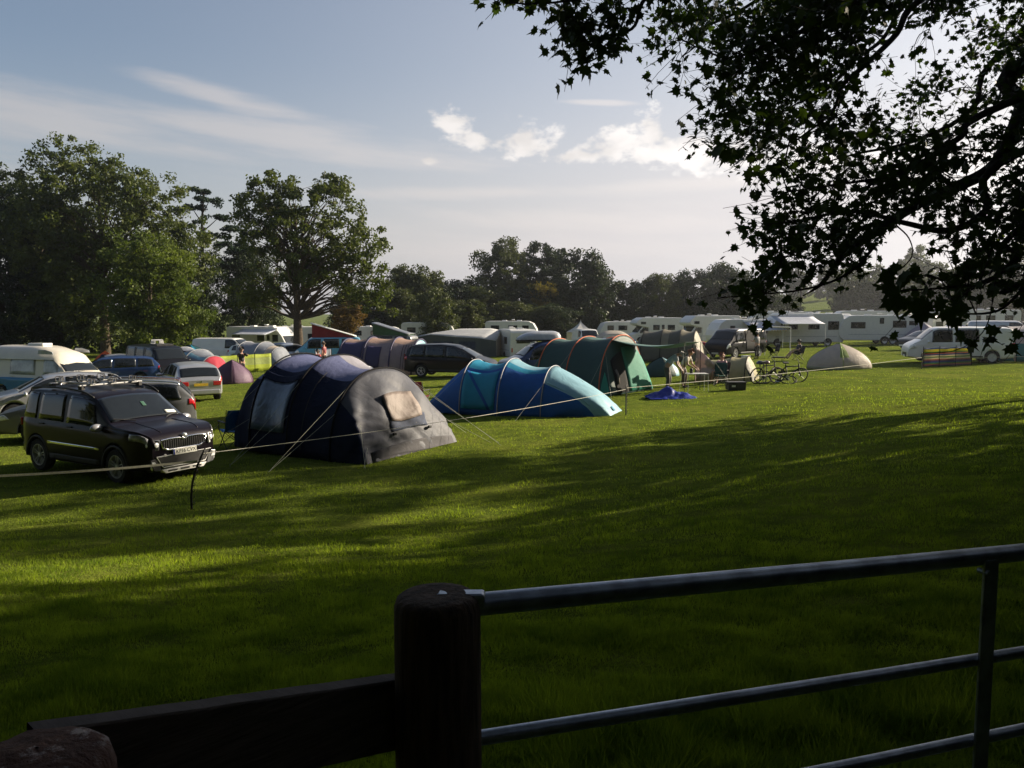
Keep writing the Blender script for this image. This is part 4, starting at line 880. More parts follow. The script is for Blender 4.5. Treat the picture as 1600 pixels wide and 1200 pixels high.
# white van on the right behind the striped windbreak
wv, WB = car('van', 'large white van parked side on behind the striped windbreak', 'van', 'lwbvan', P_WHITE, place(1494, 45), heading(-.97, .25), sidewin=[(-.9, .3), (.42, 1.45)], rim='steel', rear=True)
slab(wv, 'bumper_strip', -2.69, 0, .52, .06, 1.66, .12, STEELW, .03)
# further cars at the right end
for i, (px, d, pr, m_, hx, hy, lb) in enumerate([(1447, 62, 'hatch', P_BLACK, -.95, -.2, 'black hatchback behind the nose of the white van'), (1562, 66, 'van', P_SILVER, .9, -.4, 'silver van behind the tail of the white van'), (1584, 90, 'mpv', P_BLACK, .9, .2, 'black car far off at the right edge under the leaves'),
                                      (1594, 70, 'hatch', P_SILVER, .9, -.3, 'silver car cut by the right edge above the teal tent'), (1500, 84, 'hatch', P_BLUE, .9, -.2, 'blue car far behind the roof of the white van'), (1488, 56, 'estate', P_MAROON, -.97, -.1, 'dark red estate just behind the white van')]):
    car('van' if pr == 'van' else 'car', lb, 'van' if pr == 'van' else 'car', pr, m_, place(px, d), heading(hx, hy), 'cars and vans at the right end of the field')

# ---- cream and blue campervan with a moulded high roof
p = dict(PROF['van']); cv, CB = car('campervan', 'cream campervan with a tall moulded roof and blue lower panels at the far left', 'van', 'van', P_CREAM, place(72, 33.5, -.05), heading(.95, -.30), sidewin=[(-1.0, .35), (.75, 1.5)], rim='steel', glass=GLASS_L)
CB.patch('blue_panel', -2.44, 2.2, 1.2, 3.1, P_TEAL, cv, 1, .010, 30); CB.patch('blue_panel', -2.44, 2.2, 1.2, 3.1, P_TEAL, cv, -1, .010, 30)
b = MB(); P = []
for i, x in enumerate(np.linspace(-2.44, 1.75, 19)):
    t = (x+2.44)/4.19; h = .52*(1-max(0, (t-.55)/.45)**1.8)+.02; base = min(1.86, CB.T(x)-.05) if x > 1.2 else 1.80
    if t < .06: h *= .9
    P.append([(x, y*(.92-.16*max(0, (t-.75)*3)), base+h*(1-abs(y)**5)) for y in [-1, -.97, -.9, -.75, -.5, -.2, 0, .2, .5, .75, .9, .97, 1]])
b.grid(P); b.add(P[0], [tuple(range(13))]); b.add(P[-1], [tuple(range(13))]); b.build('high_roof', P_CREAM, cv, smooth=True, sharp=45)
slab(cv, 'roof_vent', -.3, 0, 2.38, .8, .5, .1, P_WHITE, .03)
for sg in (1, -1):
    b = MB(); b.prism([(.55, 2.02), (1.35, 2.02), (1.3, 2.12), (.95, 2.2), (.6, 2.2)], sg*.895, sg*.925, 'xz'); b.build('roof_window', GLASS_L, cv, bevel=.01)
    q = CB.pt(-1.9, 5, sg, .01); slab(cv, 'side_vent', -1.9, q.y, 1.5, .14, .02, .42, TRIM, .005)
CB.patch('cab_quarter', 1.5, 1.62, 4.3, 6.2, GLASS_L, cv, -1, .01)
slab(cv, 'rear_panel', -2.47, 0, .75, .03, 1.7, .6, P_TEAL, .02)

# ---- touring caravans and motorhomes
M_GRP = mat('caravan_white', (.60, .60, .58), rough=.35, var=.04, dirt=.10); M_GRPG = mat('caravan_grey_panel', (.40, .41, .42), rough=.4)
AWN = mat('awning_cloth', (.50, .53, .60), rough=.75, trans=.25, var=.1); 
def coach(name, label, cat, loc, rz, group, L=6.5, Wd=2.3, H=2.6, kind='caravan', wins=(), door=None, axles=1, awning=None, stripe=True):
    """white box bodied leisure vehicle; front at +x; wins: (x, z, w, h) on the side at +y and -y"""
    root = thing(name, label, cat, loc, rz, group); b = MB(); z0 = .38
    if kind == 'caravan':
        prof = [(-L/2, z0), (L/2-.5, z0), (L/2-.1, .75), (L/2, 1.15), (L/2-.12, 1.65), (L/2-.50, 2.28), (L/2-1.0, H-.04), (L/2-1.6, H), (-L/2+.4, H), (-L/2+.12, H-.08), (-L/2, H-.28)]
    elif kind == 'alcove':
        prof = [(-L/2, z0), (L/2-2.0, z0), (L/2-2.0, 1.75), (L/2-1.3, 1.90), (L/2-.65, 2.05), (L/2-.5, 2.3), (L/2-.75, 2.62), (L/2-1.3, H), (-L/2+.3, H), (-L/2+.06, H-.1), (-L/2, H-.3)]
    else:   # integrated coach with a sloping nose
        prof = [(-L/2, z0), (L/2-.2, z0), (L/2, .7), (L/2-.05, 1.15), (L/2-.55, 2.0), (L/2-1.0, 2.5), (L/2-1.5, H), (-L/2+.3, H), (-L/2+.06, H-.1), (-L/2, H-.3)]
    b.prism(prof, -Wd/2, Wd/2, 'xz'); b.build('body', M_GRP, root, smooth=False, bevel=.07)
    for (x, z, w, h) in wins:
        for sg in (1, -1):
            f = slab(root, 'window', x, sg*(Wd/2+.006), z, w+.08, .035, h+.08, TRIM, .03); slab(f, 'pane', x, sg*(Wd/2+.024), z, w, .02, h, GLASS, .03)
    rx = -L/2-.006; f = slab(root, 'rear_window', rx, 0, 1.75, .03, Wd*.52, .5, GLASS, .04)
    for sg in (1, -1): slab(root, 'tail_light', rx, sg*(Wd/2-.16), .95, .03, .10, .34, LAMPR, .01)
    slab(root, 'rear_bumper', rx, 0, .5, .06, Wd*.9, .18, M_GRPG, .03)
    if door:
        for sg in (1, -1):
            dr = slab(root, 'door', door, sg*(Wd/2+.004), 1.42, .62, .03, 1.85, M_GRP, .03); slab(dr, 'door_window', door, sg*(Wd/2+.021), 1.85, .34, .02, .5, GLASS, .02)
    if stripe: 
        for sg in (1, -1): slab(root, 'side_stripe', -.1, sg*(Wd/2+.004), .92, L*.8, .012, .07, M_GRPG, .002)
    for x in (-.9, .9):
        k = slab(root, 'roof_vent', x*L/6.5, .2*x, H+.05, .55, .5, .12, P_WHITE, .03)
    slab(root, 'aerial', .1, .4, H+.16, .35, .35, .1, P_WHITE, .04)
    wr = .32
    if kind == 'caravan':
        xs = [-.45] if axles == 1 else [-.85, -.15]
        b = MB(); b.tube([(L/2-.4, -.3, .42), (L/2+.9, 0, .46)], .04, 6); b.tube([(L/2-.4, .3, .42), (L/2+.9, 0, .46)], .04, 6); b.tube([(L/2+.75, 0, .5), (L/2+.75, 0, .05)], .03, 6); b.build('tow_hitch', TRIM, root)
        f = [(L/2-.06, 1.18), (L/2-.18, 1.62), (L/2-.46, 2.16)]
        b = MB()
        for (xa, za), (xb, zb) in zip(f, f[1:]): b.add([(xa+.012, -Wd*.36, za), (xa+.012, Wd*.36, za), (xb+.012, Wd*.36, zb), (xb+.012, -Wd*.36, zb)], [(0, 1, 2, 3)])
        b.build('front_window', GLASS, root, solid=.02)
    else:
        xs = [-L/2+1.5, L/2-1.05]
        if kind == 'alcove':
            # cab below the sleeping pod
            c = MB(); c.prism([(L/2-2.02, .36), (L/2-.1, .36), (L/2, .6), (L/2-.05, .98), (L/2-.75, 1.22), (L/2-1.32, 1.93), (L/2-2.02, 1.93)], -Wd/2+.14, Wd/2-.14, 'xz'); cab = c.build('cab', M_GRP, root, bevel=.05)
            c = MB(); c.add([(L/2-.74, -.85, 1.25), (L/2-.74, .85, 1.25), (L/2-1.25, .85, 1.87), (L/2-1.25, -.85, 1.87)], [(0, 1, 2, 3)]); c.build('windscreen', GLASS, cab, solid=.05)
            for sg in (1, -1):
                c = MB(); c.prism([(L/2-1.95, 1.22), (L/2-.95, 1.22), (L/2-1.38, 1.8), (L/2-1.95, 1.8)], sg*(Wd/2-.145), sg*(Wd/2-.12), 'xz'); c.build('cab_window', GLASS, cab)
                slab(cab, 'headlight', L/2-.02, sg*.72, .82, .06, .3, .18, LAMPC, .02); c = MB(); c.box((L/2-1.0, sg*(Wd/2+.12), 1.32), (.1, .16, .34)); c.build('wing_mirror', TRIM, cab)
            for sg in (1, -1): f = slab(root, 'alcove_window', L/2-1.35, sg*(Wd/2+.01), 2.3, .6, .03, .28, GLASS, .03)
        else:
            c = MB(); c.add([(L/2-.06, -Wd*.42, 1.22), (L/2-.06, Wd*.42, 1.22), (L/2-.53, Wd*.42, 2.0), (L/2-.53, -Wd*.42, 2.0)], [(0, 1, 2, 3)]); c.build('windscreen', GLASS, root, solid=.05)
            for sg in (1, -1): slab(root, 'headlight', L/2-.0, sg*.85, .8, .06, .3, .2, LAMPC, .02)
    for x in xs:
        for sg in (1, -1):
            wheel(root, x, sg*(Wd/2-.09), wr, 'steel'); c = MB(); c.prism([(x+.42*math.cos(a), .34+.42*math.sin(a)) for a in np.linspace(0, PI, 13)], sg*(Wd/2-.2), sg*(Wd/2+.005), 'xz'); c.build('wheel_arch', DARKV, root)
    if awning:
        sg, x0, x1, out, drop = awning; P = []
        for i in range(9):
            t = i/8; P.append([(lerp(x0, x1, j/6), sg*(Wd/2+.02+out*t), H-.22-drop*t-.06*math.sin(PI*t)) for j in range(7)])
        b = MB(); b.grid(P); aw = b.build('awning_cloth', AWN, root, smooth=True, solid=.01)
        b = MB(); b.box(((x0+x1)/2, sg*(Wd/2+.05), H-.18), (x1-x0+.1, .14, .14)); b.build('awning_case', P_WHITE, root, bevel=.02)
        b = MB(); b.tube([(x0, sg*(Wd/2+out), H-.22-drop), (x1, sg*(Wd/2+out), H-.22-drop)], .035, 6)
        for x in (x0+.03, x1-.03): b.tube([(x, sg*(Wd/2+out), H-.24-drop), (x, sg*(Wd/2+out), 0)], .018, 6)
        b.build('support_frame', STEELW, root)
    return root
CG = 'white caravans and motorhomes lined up across the field'
stdw = [(-1.9, 1.75, .9, .5), (.2, 1.75, 1.0, .5), (1.7, 1.75, .7, .5)]
coach('motorhome', 'white motorhome with its awning out, left of the bare tree trunk', 'motorhome', place(412, 80), heading(.93, -.36), CG, 7.2, 2.3, 2.9, 'coach', [(-2.4, 1.8, .9, .6), (.6, 1.8, .8, .5), (2.3, 1.8, .6, .6)], 1.5, 1, (-1, -1.6, 2.6, 1.9, .5))
coach('caravan', 'white caravan whose end wall shows beside its big grey awning', 'caravan', place(806, 68, -.38), heading(-.22, .97), CG, 5.4, 2.2, 2.62, 'caravan', [(-1.0, 1.7, 1.0, .5)], None)
coach('caravan', 'white caravan roof showing just left of the grey awning ridge', 'caravan', place(672, 92, .35), heading(.96, -.1), CG, 6.2, 2.2, 2.6, 'caravan', stdw)
coach('caravan', 'white caravan roof with a dark skylight, right of the grey awning caravan', 'caravan', place(800, 96, .3), heading(.96, -.1), CG, 6.2, 2.2, 2.55, 'caravan', stdw)
coach('motorhome', 'small motorhome with a sleeping pod above the beige dome shelter', 'motorhome', place(1022, 92), heading(-.95, -.2), CG, 6.2, 2.2, 2.9, 'alcove', [(-1.6, 1.8, .8, .5), (.2, 1.8, .7, .5)], -.6)
coach('motorhome', 'motorhome with a sleeping pod left of the caravan with the sloping canopy', 'motorhome', place(1105, 84), heading(-.95, -.3), CG, 6.6, 2.3, 3.0, 'alcove', [(-1.9, 1.8, .9, .55), (.3, 1.85, .4, .5)], -.8)
coach('caravan', 'white caravan with a grey sloping canopy behind the black van', 'caravan', place(1160, 74), heading(-.97, -.2), CG, 6.4, 2.3, 2.62, 'caravan', [(-.5, 1.75, 1.0, .55), (1.6, 1.7, .4, .6)], None, 1, (1, -2.8, 0.6, 2.2, .75))
coach('motorhome', 'motorhome with a blue and white awning stretched beside it', 'motorhome', place(1248, 74), heading(-.98, -.14), CG, 7.4, 2.3, 3.0, 'coach', [(-2.7, 1.9, 1.0, .7), (-.8, 1.9, 1.0, .6), (1.2, 1.9, .8, .6)], 2.2, 1, (1, -.6, 3.4, 2.4, .7))
coach('motorhome', 'white motorhome whose grey end wall faces the camera beside the twin axle caravan', 'motorhome', place(1283, 82), heading(-.2, .98), CG, 6.4, 2.3, 2.95, 'alcove', [(-1.9, 1.8, .9, .55)], None)
coach('caravan', 'long white caravan on twin axles behind the small pale dome tent', 'caravan', place(1372, 74), heading(-.99, .1), CG, 7.9, 2.3, 2.65, 'caravan', [(-1.4, 1.85, 1.1, .55), (.15, 2.15, .3, .45), (2.2, 1.75, 1.2, .5), (-2.6, 1.95, .7, .3)], None, 2)
coach('caravan', 'white caravan end standing just right of the twin axle caravan', 'caravan', place(1424, 80), heading(-.5, .86), CG, 5.6, 2.2, 2.6, 'caravan', [(-1.2, 1.95, .5, .4)], None)
coach('motorhome', 'white motorhome with a dark open door behind the pale purple tent', 'motorhome', place(1468, 92, .3), heading(-.97, -.1), CG, 7, 2.3, 2.9, 'alcove', [(-1.8, 1.8, .9, .5), (.3, 1.8, 1.4, .8)], -.6)
coach('caravan', 'caravan roof seen over the long white twin axle one', 'caravan', place(1345, 92, .5), heading(-.99, .1), CG, 7.0, 2.3, 2.7, 'caravan', stdw)
coach('caravan', 'caravan roof seen over the blue and white awning', 'caravan', place(1216, 94, .5), heading(-.99, .05), CG, 7.4, 2.3, 2.75, 'caravan', stdw)
coach('caravan', 'white caravan roof just right of the small rust coloured tree', 'caravan', place(588, 94, .1), heading(.96, -.1), CG, 6.0, 2.2, 2.5, 'caravan', stdw)
coach('caravan', 'low white caravan in the far gap left of the sleeping pod motorhome', 'caravan', place(972, 98), heading(-.96, -.1), CG, 6.0, 2.2, 2.5, 'caravan', stdw)
coach('motorhome', 'white motorhome partly hidden by the bare tree trunk', 'motorhome', place(458, 88), heading(-.9, -.4), CG, 6.2, 2.2, 2.8, 'alcove', stdw)
coach('caravan', 'pale caravan furthest right, over the roof of the silver van', 'caravan', place(1540, 96, .3), heading(-.99, .05), CG, 6.6, 2.3, 2.7, 'caravan', stdw)
# ------------------------------------------------------------------ tents
def cloth(name, col, trans=.12, rough=.62, wr=.035, var=.06):
    return mat(name, col, rough=rough, var=var, scale=3, trans=trans, wrinkle=wr, bump=.001, bscale=90, spec=.35)
POLE = mat('tent_pole', (.012, .012, .014), rough=.8, spec=.1); POLEG = mat('grey_pole', (.30, .31, .33), rough=.45); POLEO = mat('orange_sleeve', (.55, .12, .04), rough=.7)
CORD = mat('guy_cord', (.30, .32, .25), rough=.8); PEGM = mat('tent_peg', (.4, .4, .4), rough=.4, metal=.8)
def arch(hw, h, th, p=2.25):
    c, s_ = math.cos(th), math.sin(th); return (-hw*math.copysign(abs(c)**(2/p), c), h*max(0, s_)**(2/p))
class Tunnel:
    def __init__(s, hoops, sag=.06, seed=0, p=2.25, wr=.018): s.h, s.sag, s.seed, s.p, s.wr = hoops, sag, seed, p, wr
    def sec(s, x):
        H = s.h
        if x <= H[0][0]: return H[0][1], H[0][2]
        for a, b in zip(H, H[1:]):
            if x <= b[0]:
                t = (x-a[0])/(b[0]-a[0]); k = 4*t*(1-t)*s.sag; return lerp(a[1], b[1], t)*(1-k*.5), lerp(a[2], b[2], t)*(1-k)
        return H[-1][1], H[-1][2]
    def pt(s, x, th, off=0., rel=None):
        hw, h = s.sec(x); y, z = arch(hw, h, th, s.p)
        n = Vector((0, y/(hw*hw), z/(h*h)+1e-6)).normalized()
        v = Vector((x*2.3, th*1.6, s.seed)); w = noise.noise(v)*1.0+(.5-abs(noise.noise(Vector((x*3.1+th*1.5, th*2.2-x, s.seed+5)))))*1.1
        d = off + (s.wr*w*min(1, math.sin(th)*3) if s.wr else 0)
        return Vector((x, y, z))+n*d
    def fly(s, root, mats, sel, name='flysheet', nx=40, nt=44, x0=None, x1=None, thick=.004):
        x0 = s.h[0][0] if x0 is None else x0; x1 = s.h[-1][0] if x1 is None else x1
        b = MB(); P = [[s.pt(lerp(x0, x1, i/nx), PI*j/nt) for j in range(nt+1)] for i in range(nx+1)]; b.grid(P)
        b.mi = [sel((lerp(x0, x1, (i+.5)/nx)), (j+.5)/nt) for i in range(nx) for j in range(nt)]
        return b.build(name, mats, root, smooth=True, fix=False, solid=thick)
    def patch(s, root, name, m, x0, x1, t0, t1, off=.02, sk=0., n=8):
        b = MB(); b.grid([[s.pt(lerp(x0, x1, i/n)+sk*(1-j/n), PI*lerp(t0, t1, j/n), off) for j in range(n+1)] for i in range(n+1)]); return b.build(name, m, root, smooth=True, fix=False, solid=.004)
    def poles(s, root, m, r=.012, idx=None, name='pole'):
        for i, (x, hw, h) in enumerate(s.h):
            if idx is not None and i not in idx: continue
            b = MB(); P = []
            for j in range(41):
                y, z = arch(hw+.012, h+.014, PI*j/40, s.p); P.append((x, y, z))
            b.tube(P, r, 6); b.build(name, m, root, smooth=True)
def endcap(root, name, mats, sel, x, hw, h, ext, bhw, corner=.22, p=2.25, bulge=.06, folds=.03, seed=1, nt=48, ns=22, skirt=None):
    """cloth from a hoop down to a line on the ground further out"""
    b = MB(); P = []
    def base(u):
        if u < corner: return Vector((x+ext*u/corner, lerp(-hw, -bhw, u/corner), 0))
        if u > 1-corner: return Vector((x+ext*(1-u)/corner, lerp(hw, bhw, (1-u)/corner), 0))
        return Vector((x+ext, lerp(-bhw, bhw, (u-corner)/(1-2*corner)), 0))
    sg = 1 if ext > 0 else -1
    for i in range(ns+1):
        t = i/ns; row = []
        for j in range(nt+1):
            u = j/nt; y, z = arch(hw, h, PI*u, p); a = Vector((x, y, z)); c = base(u)
            q = a.lerp(c, t); k = math.sin(PI*t)
            f = noise.noise(Vector((u*9+t*2.5, t*.9, seed)))+.85*(.5-abs(noise.noise(Vector((u*17-t*6, t*1.1+u*2, seed+9)))))
            q.x += sg*(bulge*k + folds*f*min(1, t*4)*(1 if t < .999 else .5)); q.z += folds*.5*f*k
            row.append(q)
        P.append(row)
    b.grid(P); b.mi = [sel((i+.5)/ns, (j+.5)/nt) for i in range(ns) for j in range(nt)]
    o = b.build(name, mats, root, smooth=True, fix=False, solid=.004)
    def q(u, t, off=.02):
        i = min(ns-1, int(t*ns)); j = min(nt-1, int(u*nt)); fa, fb = t*ns-i, u*nt-j
        v = P[i][j].lerp(P[i][j+1], fb).lerp(P[i+1][j].lerp(P[i+1][j+1], fb), fa); return v+Vector((sg*off*.85, 0, off*.5))
    return o, q
def qpatch(root, name, m, q, u0, u1, t0, t1, off=.02, sk=0., n=8, sag=0.):
    b = MB(); b.grid([[q(lerp(u0, u1, i/n)+sk*(j/n), lerp(t0, t1, j/n)+sag*math.sin(PI*i/n)*(j/n), off) for j in range(n+1)] for i in range(n+1)]); return b.build(name, m, root, smooth=True, fix=False, solid=.004)
def guys(root, lines, r=.0038):
    for a, c in lines:
        b = MB(); b.tube([a, c], r, 4); b.build('guy_line', CORD, root)
        k = MB(); k.tube([Vector(c)+Vector((0, 0, -.05)), Vector(c)+Vector((0, 0, .03))], .006, 4); k.build('peg', PEGM, root)
def tent(name, label, loc, rz, group=None): return thing(name, label, 'tent', loc, rz, group)
TT = 'tunnel tents pitched on the field'
# ---- the large navy tunnel tent
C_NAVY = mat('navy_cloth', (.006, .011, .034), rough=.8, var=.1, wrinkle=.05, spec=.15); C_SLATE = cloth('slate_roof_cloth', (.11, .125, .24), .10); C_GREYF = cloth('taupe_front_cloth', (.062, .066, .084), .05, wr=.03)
C_SAND = cloth('sand_cloth', (.20, .16, .14), .1, wr=.05); C_PANE = mat('tinted_window', (.09, .13, .19), rough=.28, var=.2, wrinkle=.04, spec=.6)
C_PANED = mat('dark_window', (.035, .045, .075), rough=.75, var=.3, wrinkle=.02, spec=.2); C_SKIRT = cloth('black_skirt', (.012, .012, .014), 0)
na = heading(.85, -.53)
O = Vector((-2.95, 18.1, 0)); O.z = gz(O.x, O.y)-.02
nt_ = tent('tunnel_tent', 'large navy tunnel tent with taupe front panel in the foreground', O, na, TT)
T1 = Tunnel([(-3.25, 1.40, 1.75), (-2.55, 1.62, 2.14), (-1.30, 1.66, 2.14), (0, 1.66, 1.88)], sag=.075, seed=3)
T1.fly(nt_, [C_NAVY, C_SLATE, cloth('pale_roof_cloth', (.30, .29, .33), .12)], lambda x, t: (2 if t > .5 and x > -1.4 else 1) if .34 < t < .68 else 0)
T1.poles(nt_, POLE, .020, [1, 2, 3])
o_, q_ = endcap(nt_, 'rear_panel', [C_NAVY, C_SLATE], lambda t, u: 1 if .34 < u < .66 and t < .25 else 0, -3.25, 1.40, 1.75, -.22, 1.3, .2, seed=4)
T1.patch(nt_, 'side_window', C_PANE, -2.62, -1.42, .065, .272, .03, -.0)
T1.patch(nt_, 'window_blind', C_NAVY, -2.70, -1.36, .265, .30, .05)
T1.patch(nt_, 'door_seam', C_SKIRT, -.92, -.90, .02, .36, .028)
fo, fq = endcap(nt_, 'front_panel', [C_GREYF, C_NAVY, C_SKIRT], lambda t, u: 1 if u < .21 else (2 if u > .93 and t > .45 else 0), 0, 1.66, 1.88, .95, 1.62, .21, bulge=.16, folds=.085, seed=6, nt=60, ns=28)
fw = qpatch(nt_, 'front_window', C_PANED, fq, .39, .60, .54, .69, .014, .0)
qpatch(fw, 'window_flap', C_SAND, fq, .40, .58, .28, .57, .045, .0, sag=.03)
qpatch(nt_, 'mud_flap', mat('mud_flap_cloth', (.040, .038, .045), rough=.8, wrinkle=.04), fq, .25, .76, .83, .985, .012)

for u in (.40, .60): b = MB(); b.box(fq(u, .72, .05), (.05, .09, .06)); b.build('toggle', C_SKIRT, nt_, bevel=.01)
P_ = lambda tn, x, th: tn.pt(x, PI*th, .02)
guys(nt_, [(P_(T1, 0, .28), (-.25, -3.1, -.0)), (P_(T1, 0, .16), (-.25, -3.1, 0)), (P_(T1, -1.3, .25), (-1.5, -3.0, .0)), (P_(T1, -1.3, .12), (-1.5, -3.0, .0)), (P_(T1, -2.65, .25), (-3.1, -2.9, 0)), (P_(T1, -2.65, .1), (-3.1, -2.9, 0)),
            (P_(T1, 0, .74), (2.1, 1.9, 0)), (P_(T1, 0, .70), (2.35, 1.6, 0)), (fq(.8, .5), (1.9, 1.9, 0)), (fq(.76, .98), (1.5, 1.65, 0)), (fq(.24, .42), (1.3, -2.0, 0)), (fq(.24, .75), (1.25, -2.0, 0)), (P_(T1, -1.3, .8), (-1.3, 3.0, 0)), (P_(T1, 0, .85), (.2, 3.1, 0))])
# ---- the blue tent
C_BLUE = cloth('blue_cloth', (.016, .12, .42), .3); C_CYAN = cloth('cyan_cloth', (.025, .30, .48), .32); C_ICE = cloth('pale_blue_cloth', (.25, .46, .55), .2, rough=.45)
O2 = D(808, 25.4); ba = heading(.93, -.37)
bt = tent('tunnel_tent', 'blue tunnel tent with cyan door beside the navy tent', O2, ba, TT)
T2 = Tunnel([(-1.42, 1.30, 1.62), (-.10, 1.42, 1.68), (1.25, 1.30, 1.48)], sag=.10, seed=12)
T2.fly(bt, [C_BLUE, C_CYAN, C_ICE], lambda x, t: 2 if .40 < t < .62 and x > -.1 else (1 if .34 < t < .62 else 0))
T2.poles(bt, POLEG, .016)
T2.patch(bt, 'door', C_CYAN, -1.36, -.22, .03, .30, .028); T2.patch(bt, 'door_stripe', C_BLUE, -1.36, -1.25, .03, .30, .038, .9)
e1, q1 = endcap(bt, 'rear_bedroom', [C_BLUE, C_CYAN], lambda t, u: 1 if u > .45 and t < .3 else 0, -1.42, 1.30, 1.62, -1.55, 1.0, .2, seed=14, bulge=.12, folds=.03)
e2, q2 = endcap(bt, 'front_porch', [C_BLUE, C_ICE, C_CYAN], lambda t, u: 0 if u < .235 else (1 if u < .36 or t < .5 or u > .5 else 1), 1.25, 1.30, 1.48, 2.05, .70, 0.30, seed=16, bulge=.30, folds=.035)
qpatch(bt, 'porch_window', C_CYAN, q2, .46, .50, .80, .88, .03)
b = MB(); b.tube([q2(.24, .02, .03), q2(.25, .5, .03), q2(.26, .98, .03)], .012, 5); b.build('piping', C_ICE, bt)
guys(bt, [(P_(T2, 1.25, .22), (.9, -2.6, 0)), (P_(T2, 1.25, .75), (2.6, 1.5, 0)), (q2(.5, .3), (3.1, .3, 0)), (P_(T2, -1.42, .3), (-2.3, -2.4, 0)), (P_(T2, -.1, .75), (-.1, 2.7, 0))])
# ---- the green tent with orange sleeves
C_GRN = cloth('dark_green_cloth', (.016, .055, .048), .12); C_JADE = cloth('jade_cloth', (.06, .36, .26), .5); C_GRNL = cloth('sage_cloth', (.10, .19, .17), .15)
O3 = D(979, 31.2); ga = heading(.78, -.62)
gt = tent('tunnel_tent', 'dark green tunnel tent with orange pole sleeves and open canopy', O3, ga, TT)
T3 = Tunnel([(-3.2, 1.55, 2.0), (-1.75, 1.65, 2.12), (-.2, 1.65, 2.2)], sag=.05, seed=22)
T3.fly(gt, [C_GRN, C_GRNL], lambda x, t: 1 if .43 < t < .66 else 0); T3.poles(gt, POLEO, .022)
endcap(gt, 'rear_bedroom', [C_GRN], lambda t, u: 0, -3.2, 1.55, 2.0, -1.0, 1.3, .2, seed=23)
fo3, q3 = endcap(gt, 'front_wall', [C_GRN, C_JADE], lambda t, u: 1 if u < .17 and t > .25 else 0, -.2, 1.65, 2.2, .55, 1.6, .2, seed=24, folds=.02, bulge=.03)
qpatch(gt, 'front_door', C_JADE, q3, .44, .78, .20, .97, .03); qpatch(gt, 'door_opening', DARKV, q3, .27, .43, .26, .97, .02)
b = MB(); b.tube([q3(.30, .5, .05), q3(.31, .62, .08), q3(.30, .8, .06)], .045, 6); b.build('tied_flap', C_SAND, gt, smooth=True)
b = MB(); P = []
A_, B_ = T3.pt(-.2, PI*.36, .03), T3.pt(-.2, PI*.70, .03); C_, D_ = Vector((2.3, .35, 1.98)), Vector((2.2, 1.9, 1.95))
for i in range(13):
    t = i/12; P.append([A_.lerp(B_, s/8).lerp(C_.lerp(D_, s/8), t)+Vector((0, 0, -.22*math.sin(PI*t)*(1-.4*math.sin(PI*s/8)))) for s in range(9)])
b.grid(P); b.build('canopy', C_GRNL, gt, smooth=True, solid=.005)
for q in (C_, D_): b = MB(); b.tube([q, (q.x, q.y, -.02)], .014, 6); b.build('canopy_pole', POLE, gt)
guys(gt, [(C_, (2.9, -1.3, 0)), (P_(T3, -.2, .25), (.8, -2.4, 0)), (P_(T3, -.2, .2), (.0, -3.0, 0)), (P_(T3, -1.75, .25), (-1.9, -3.2, 0)), (D_, (3.2, 3.0, 0))])
# ---- purple and sand tent further back
C_PURP = cloth('purple_cloth', (.04, .035, .09), .15); C_MAUVE = cloth('mauve_cloth', (.42, .34, .35), .5); C_PEACH = cloth('peach_cloth', (.62, .45, .36), .5)
pt_ = tent('tunnel_tent', 'purple and sand tunnel tent left of the black people carrier', D(606, 46.5), heading(.97, -.22), TT)
T4 = Tunnel([(-2.4, 1.7, 1.95), (-.9, 1.75, 2.05), (.7, 1.75, 2.05), (2.0, 1.65, 1.95)], sag=.05, seed=32)
T4.fly(pt_, [C_MAUVE, C_PEACH], lambda x, t: 1 if .34 < t < .66 or t < .05 else 0); T4.poles(pt_, C_PURP, .05)
endcap(pt_, 'rear_bedroom', [C_PURP], lambda t, u: 0, -2.4, 1.7, 1.95, -.9, 1.4, .2, seed=33); endcap(pt_, 'front_wall', [C_ICE, C_MAUVE], lambda t, u: 0 if u > .2 else 1, 2.0, 1.65, 1.95, .35, 1.6, .18, seed=34)
T4.patch(pt_, 'side_window', C_PURP, -.75, .1, .05, .28, .03); T4.patch(pt_, 'side_panel', C_PURP, -2.35, -.98, .03, .36, .03)
for x in (1.35, 1.5, 1.65, 1.8): b = MB(); b.tube([T4.pt(x, PI*t, .03) for t in (.05, .15, .25, .33)], .014, 4); b.build('tied_cord', POLE, pt_)
# ---- olive tent
C_OLIV = cloth('olive_cloth', (.10, .095, .07), .15); C_KHAK = cloth('khaki_cloth', (.22, .20, .14), .25)
ot = tent('tunnel_tent', 'olive and khaki tunnel tent behind the dark green canopy', D(1047, 54), heading(.93, -.36), TT)
T5 = Tunnel([(-1.7, 1.5, 1.95), (-.4, 1.6, 2.1), (.8, 1.6, 2.1), (1.7, 1.5, 2.0)], sag=.05, seed=42)
T5.fly(ot, [C_OLIV, C_KHAK], lambda x, t: 1 if (-.4 < x < .1 or x > .8) and t > .15 else 0); T5.poles(ot, POLE, .02)
endcap(ot, 'rear_bedroom', [C_OLIV], lambda t, u: 0, -1.7, 1.5, 1.95, -1.0, 1.3, .2, seed=43); endcap(ot, 'front_wall', [C_KHAK], lambda t, u: 0, 1.7, 1.5, 2.0, .7, 1.4, .2, seed=44, folds=.06)
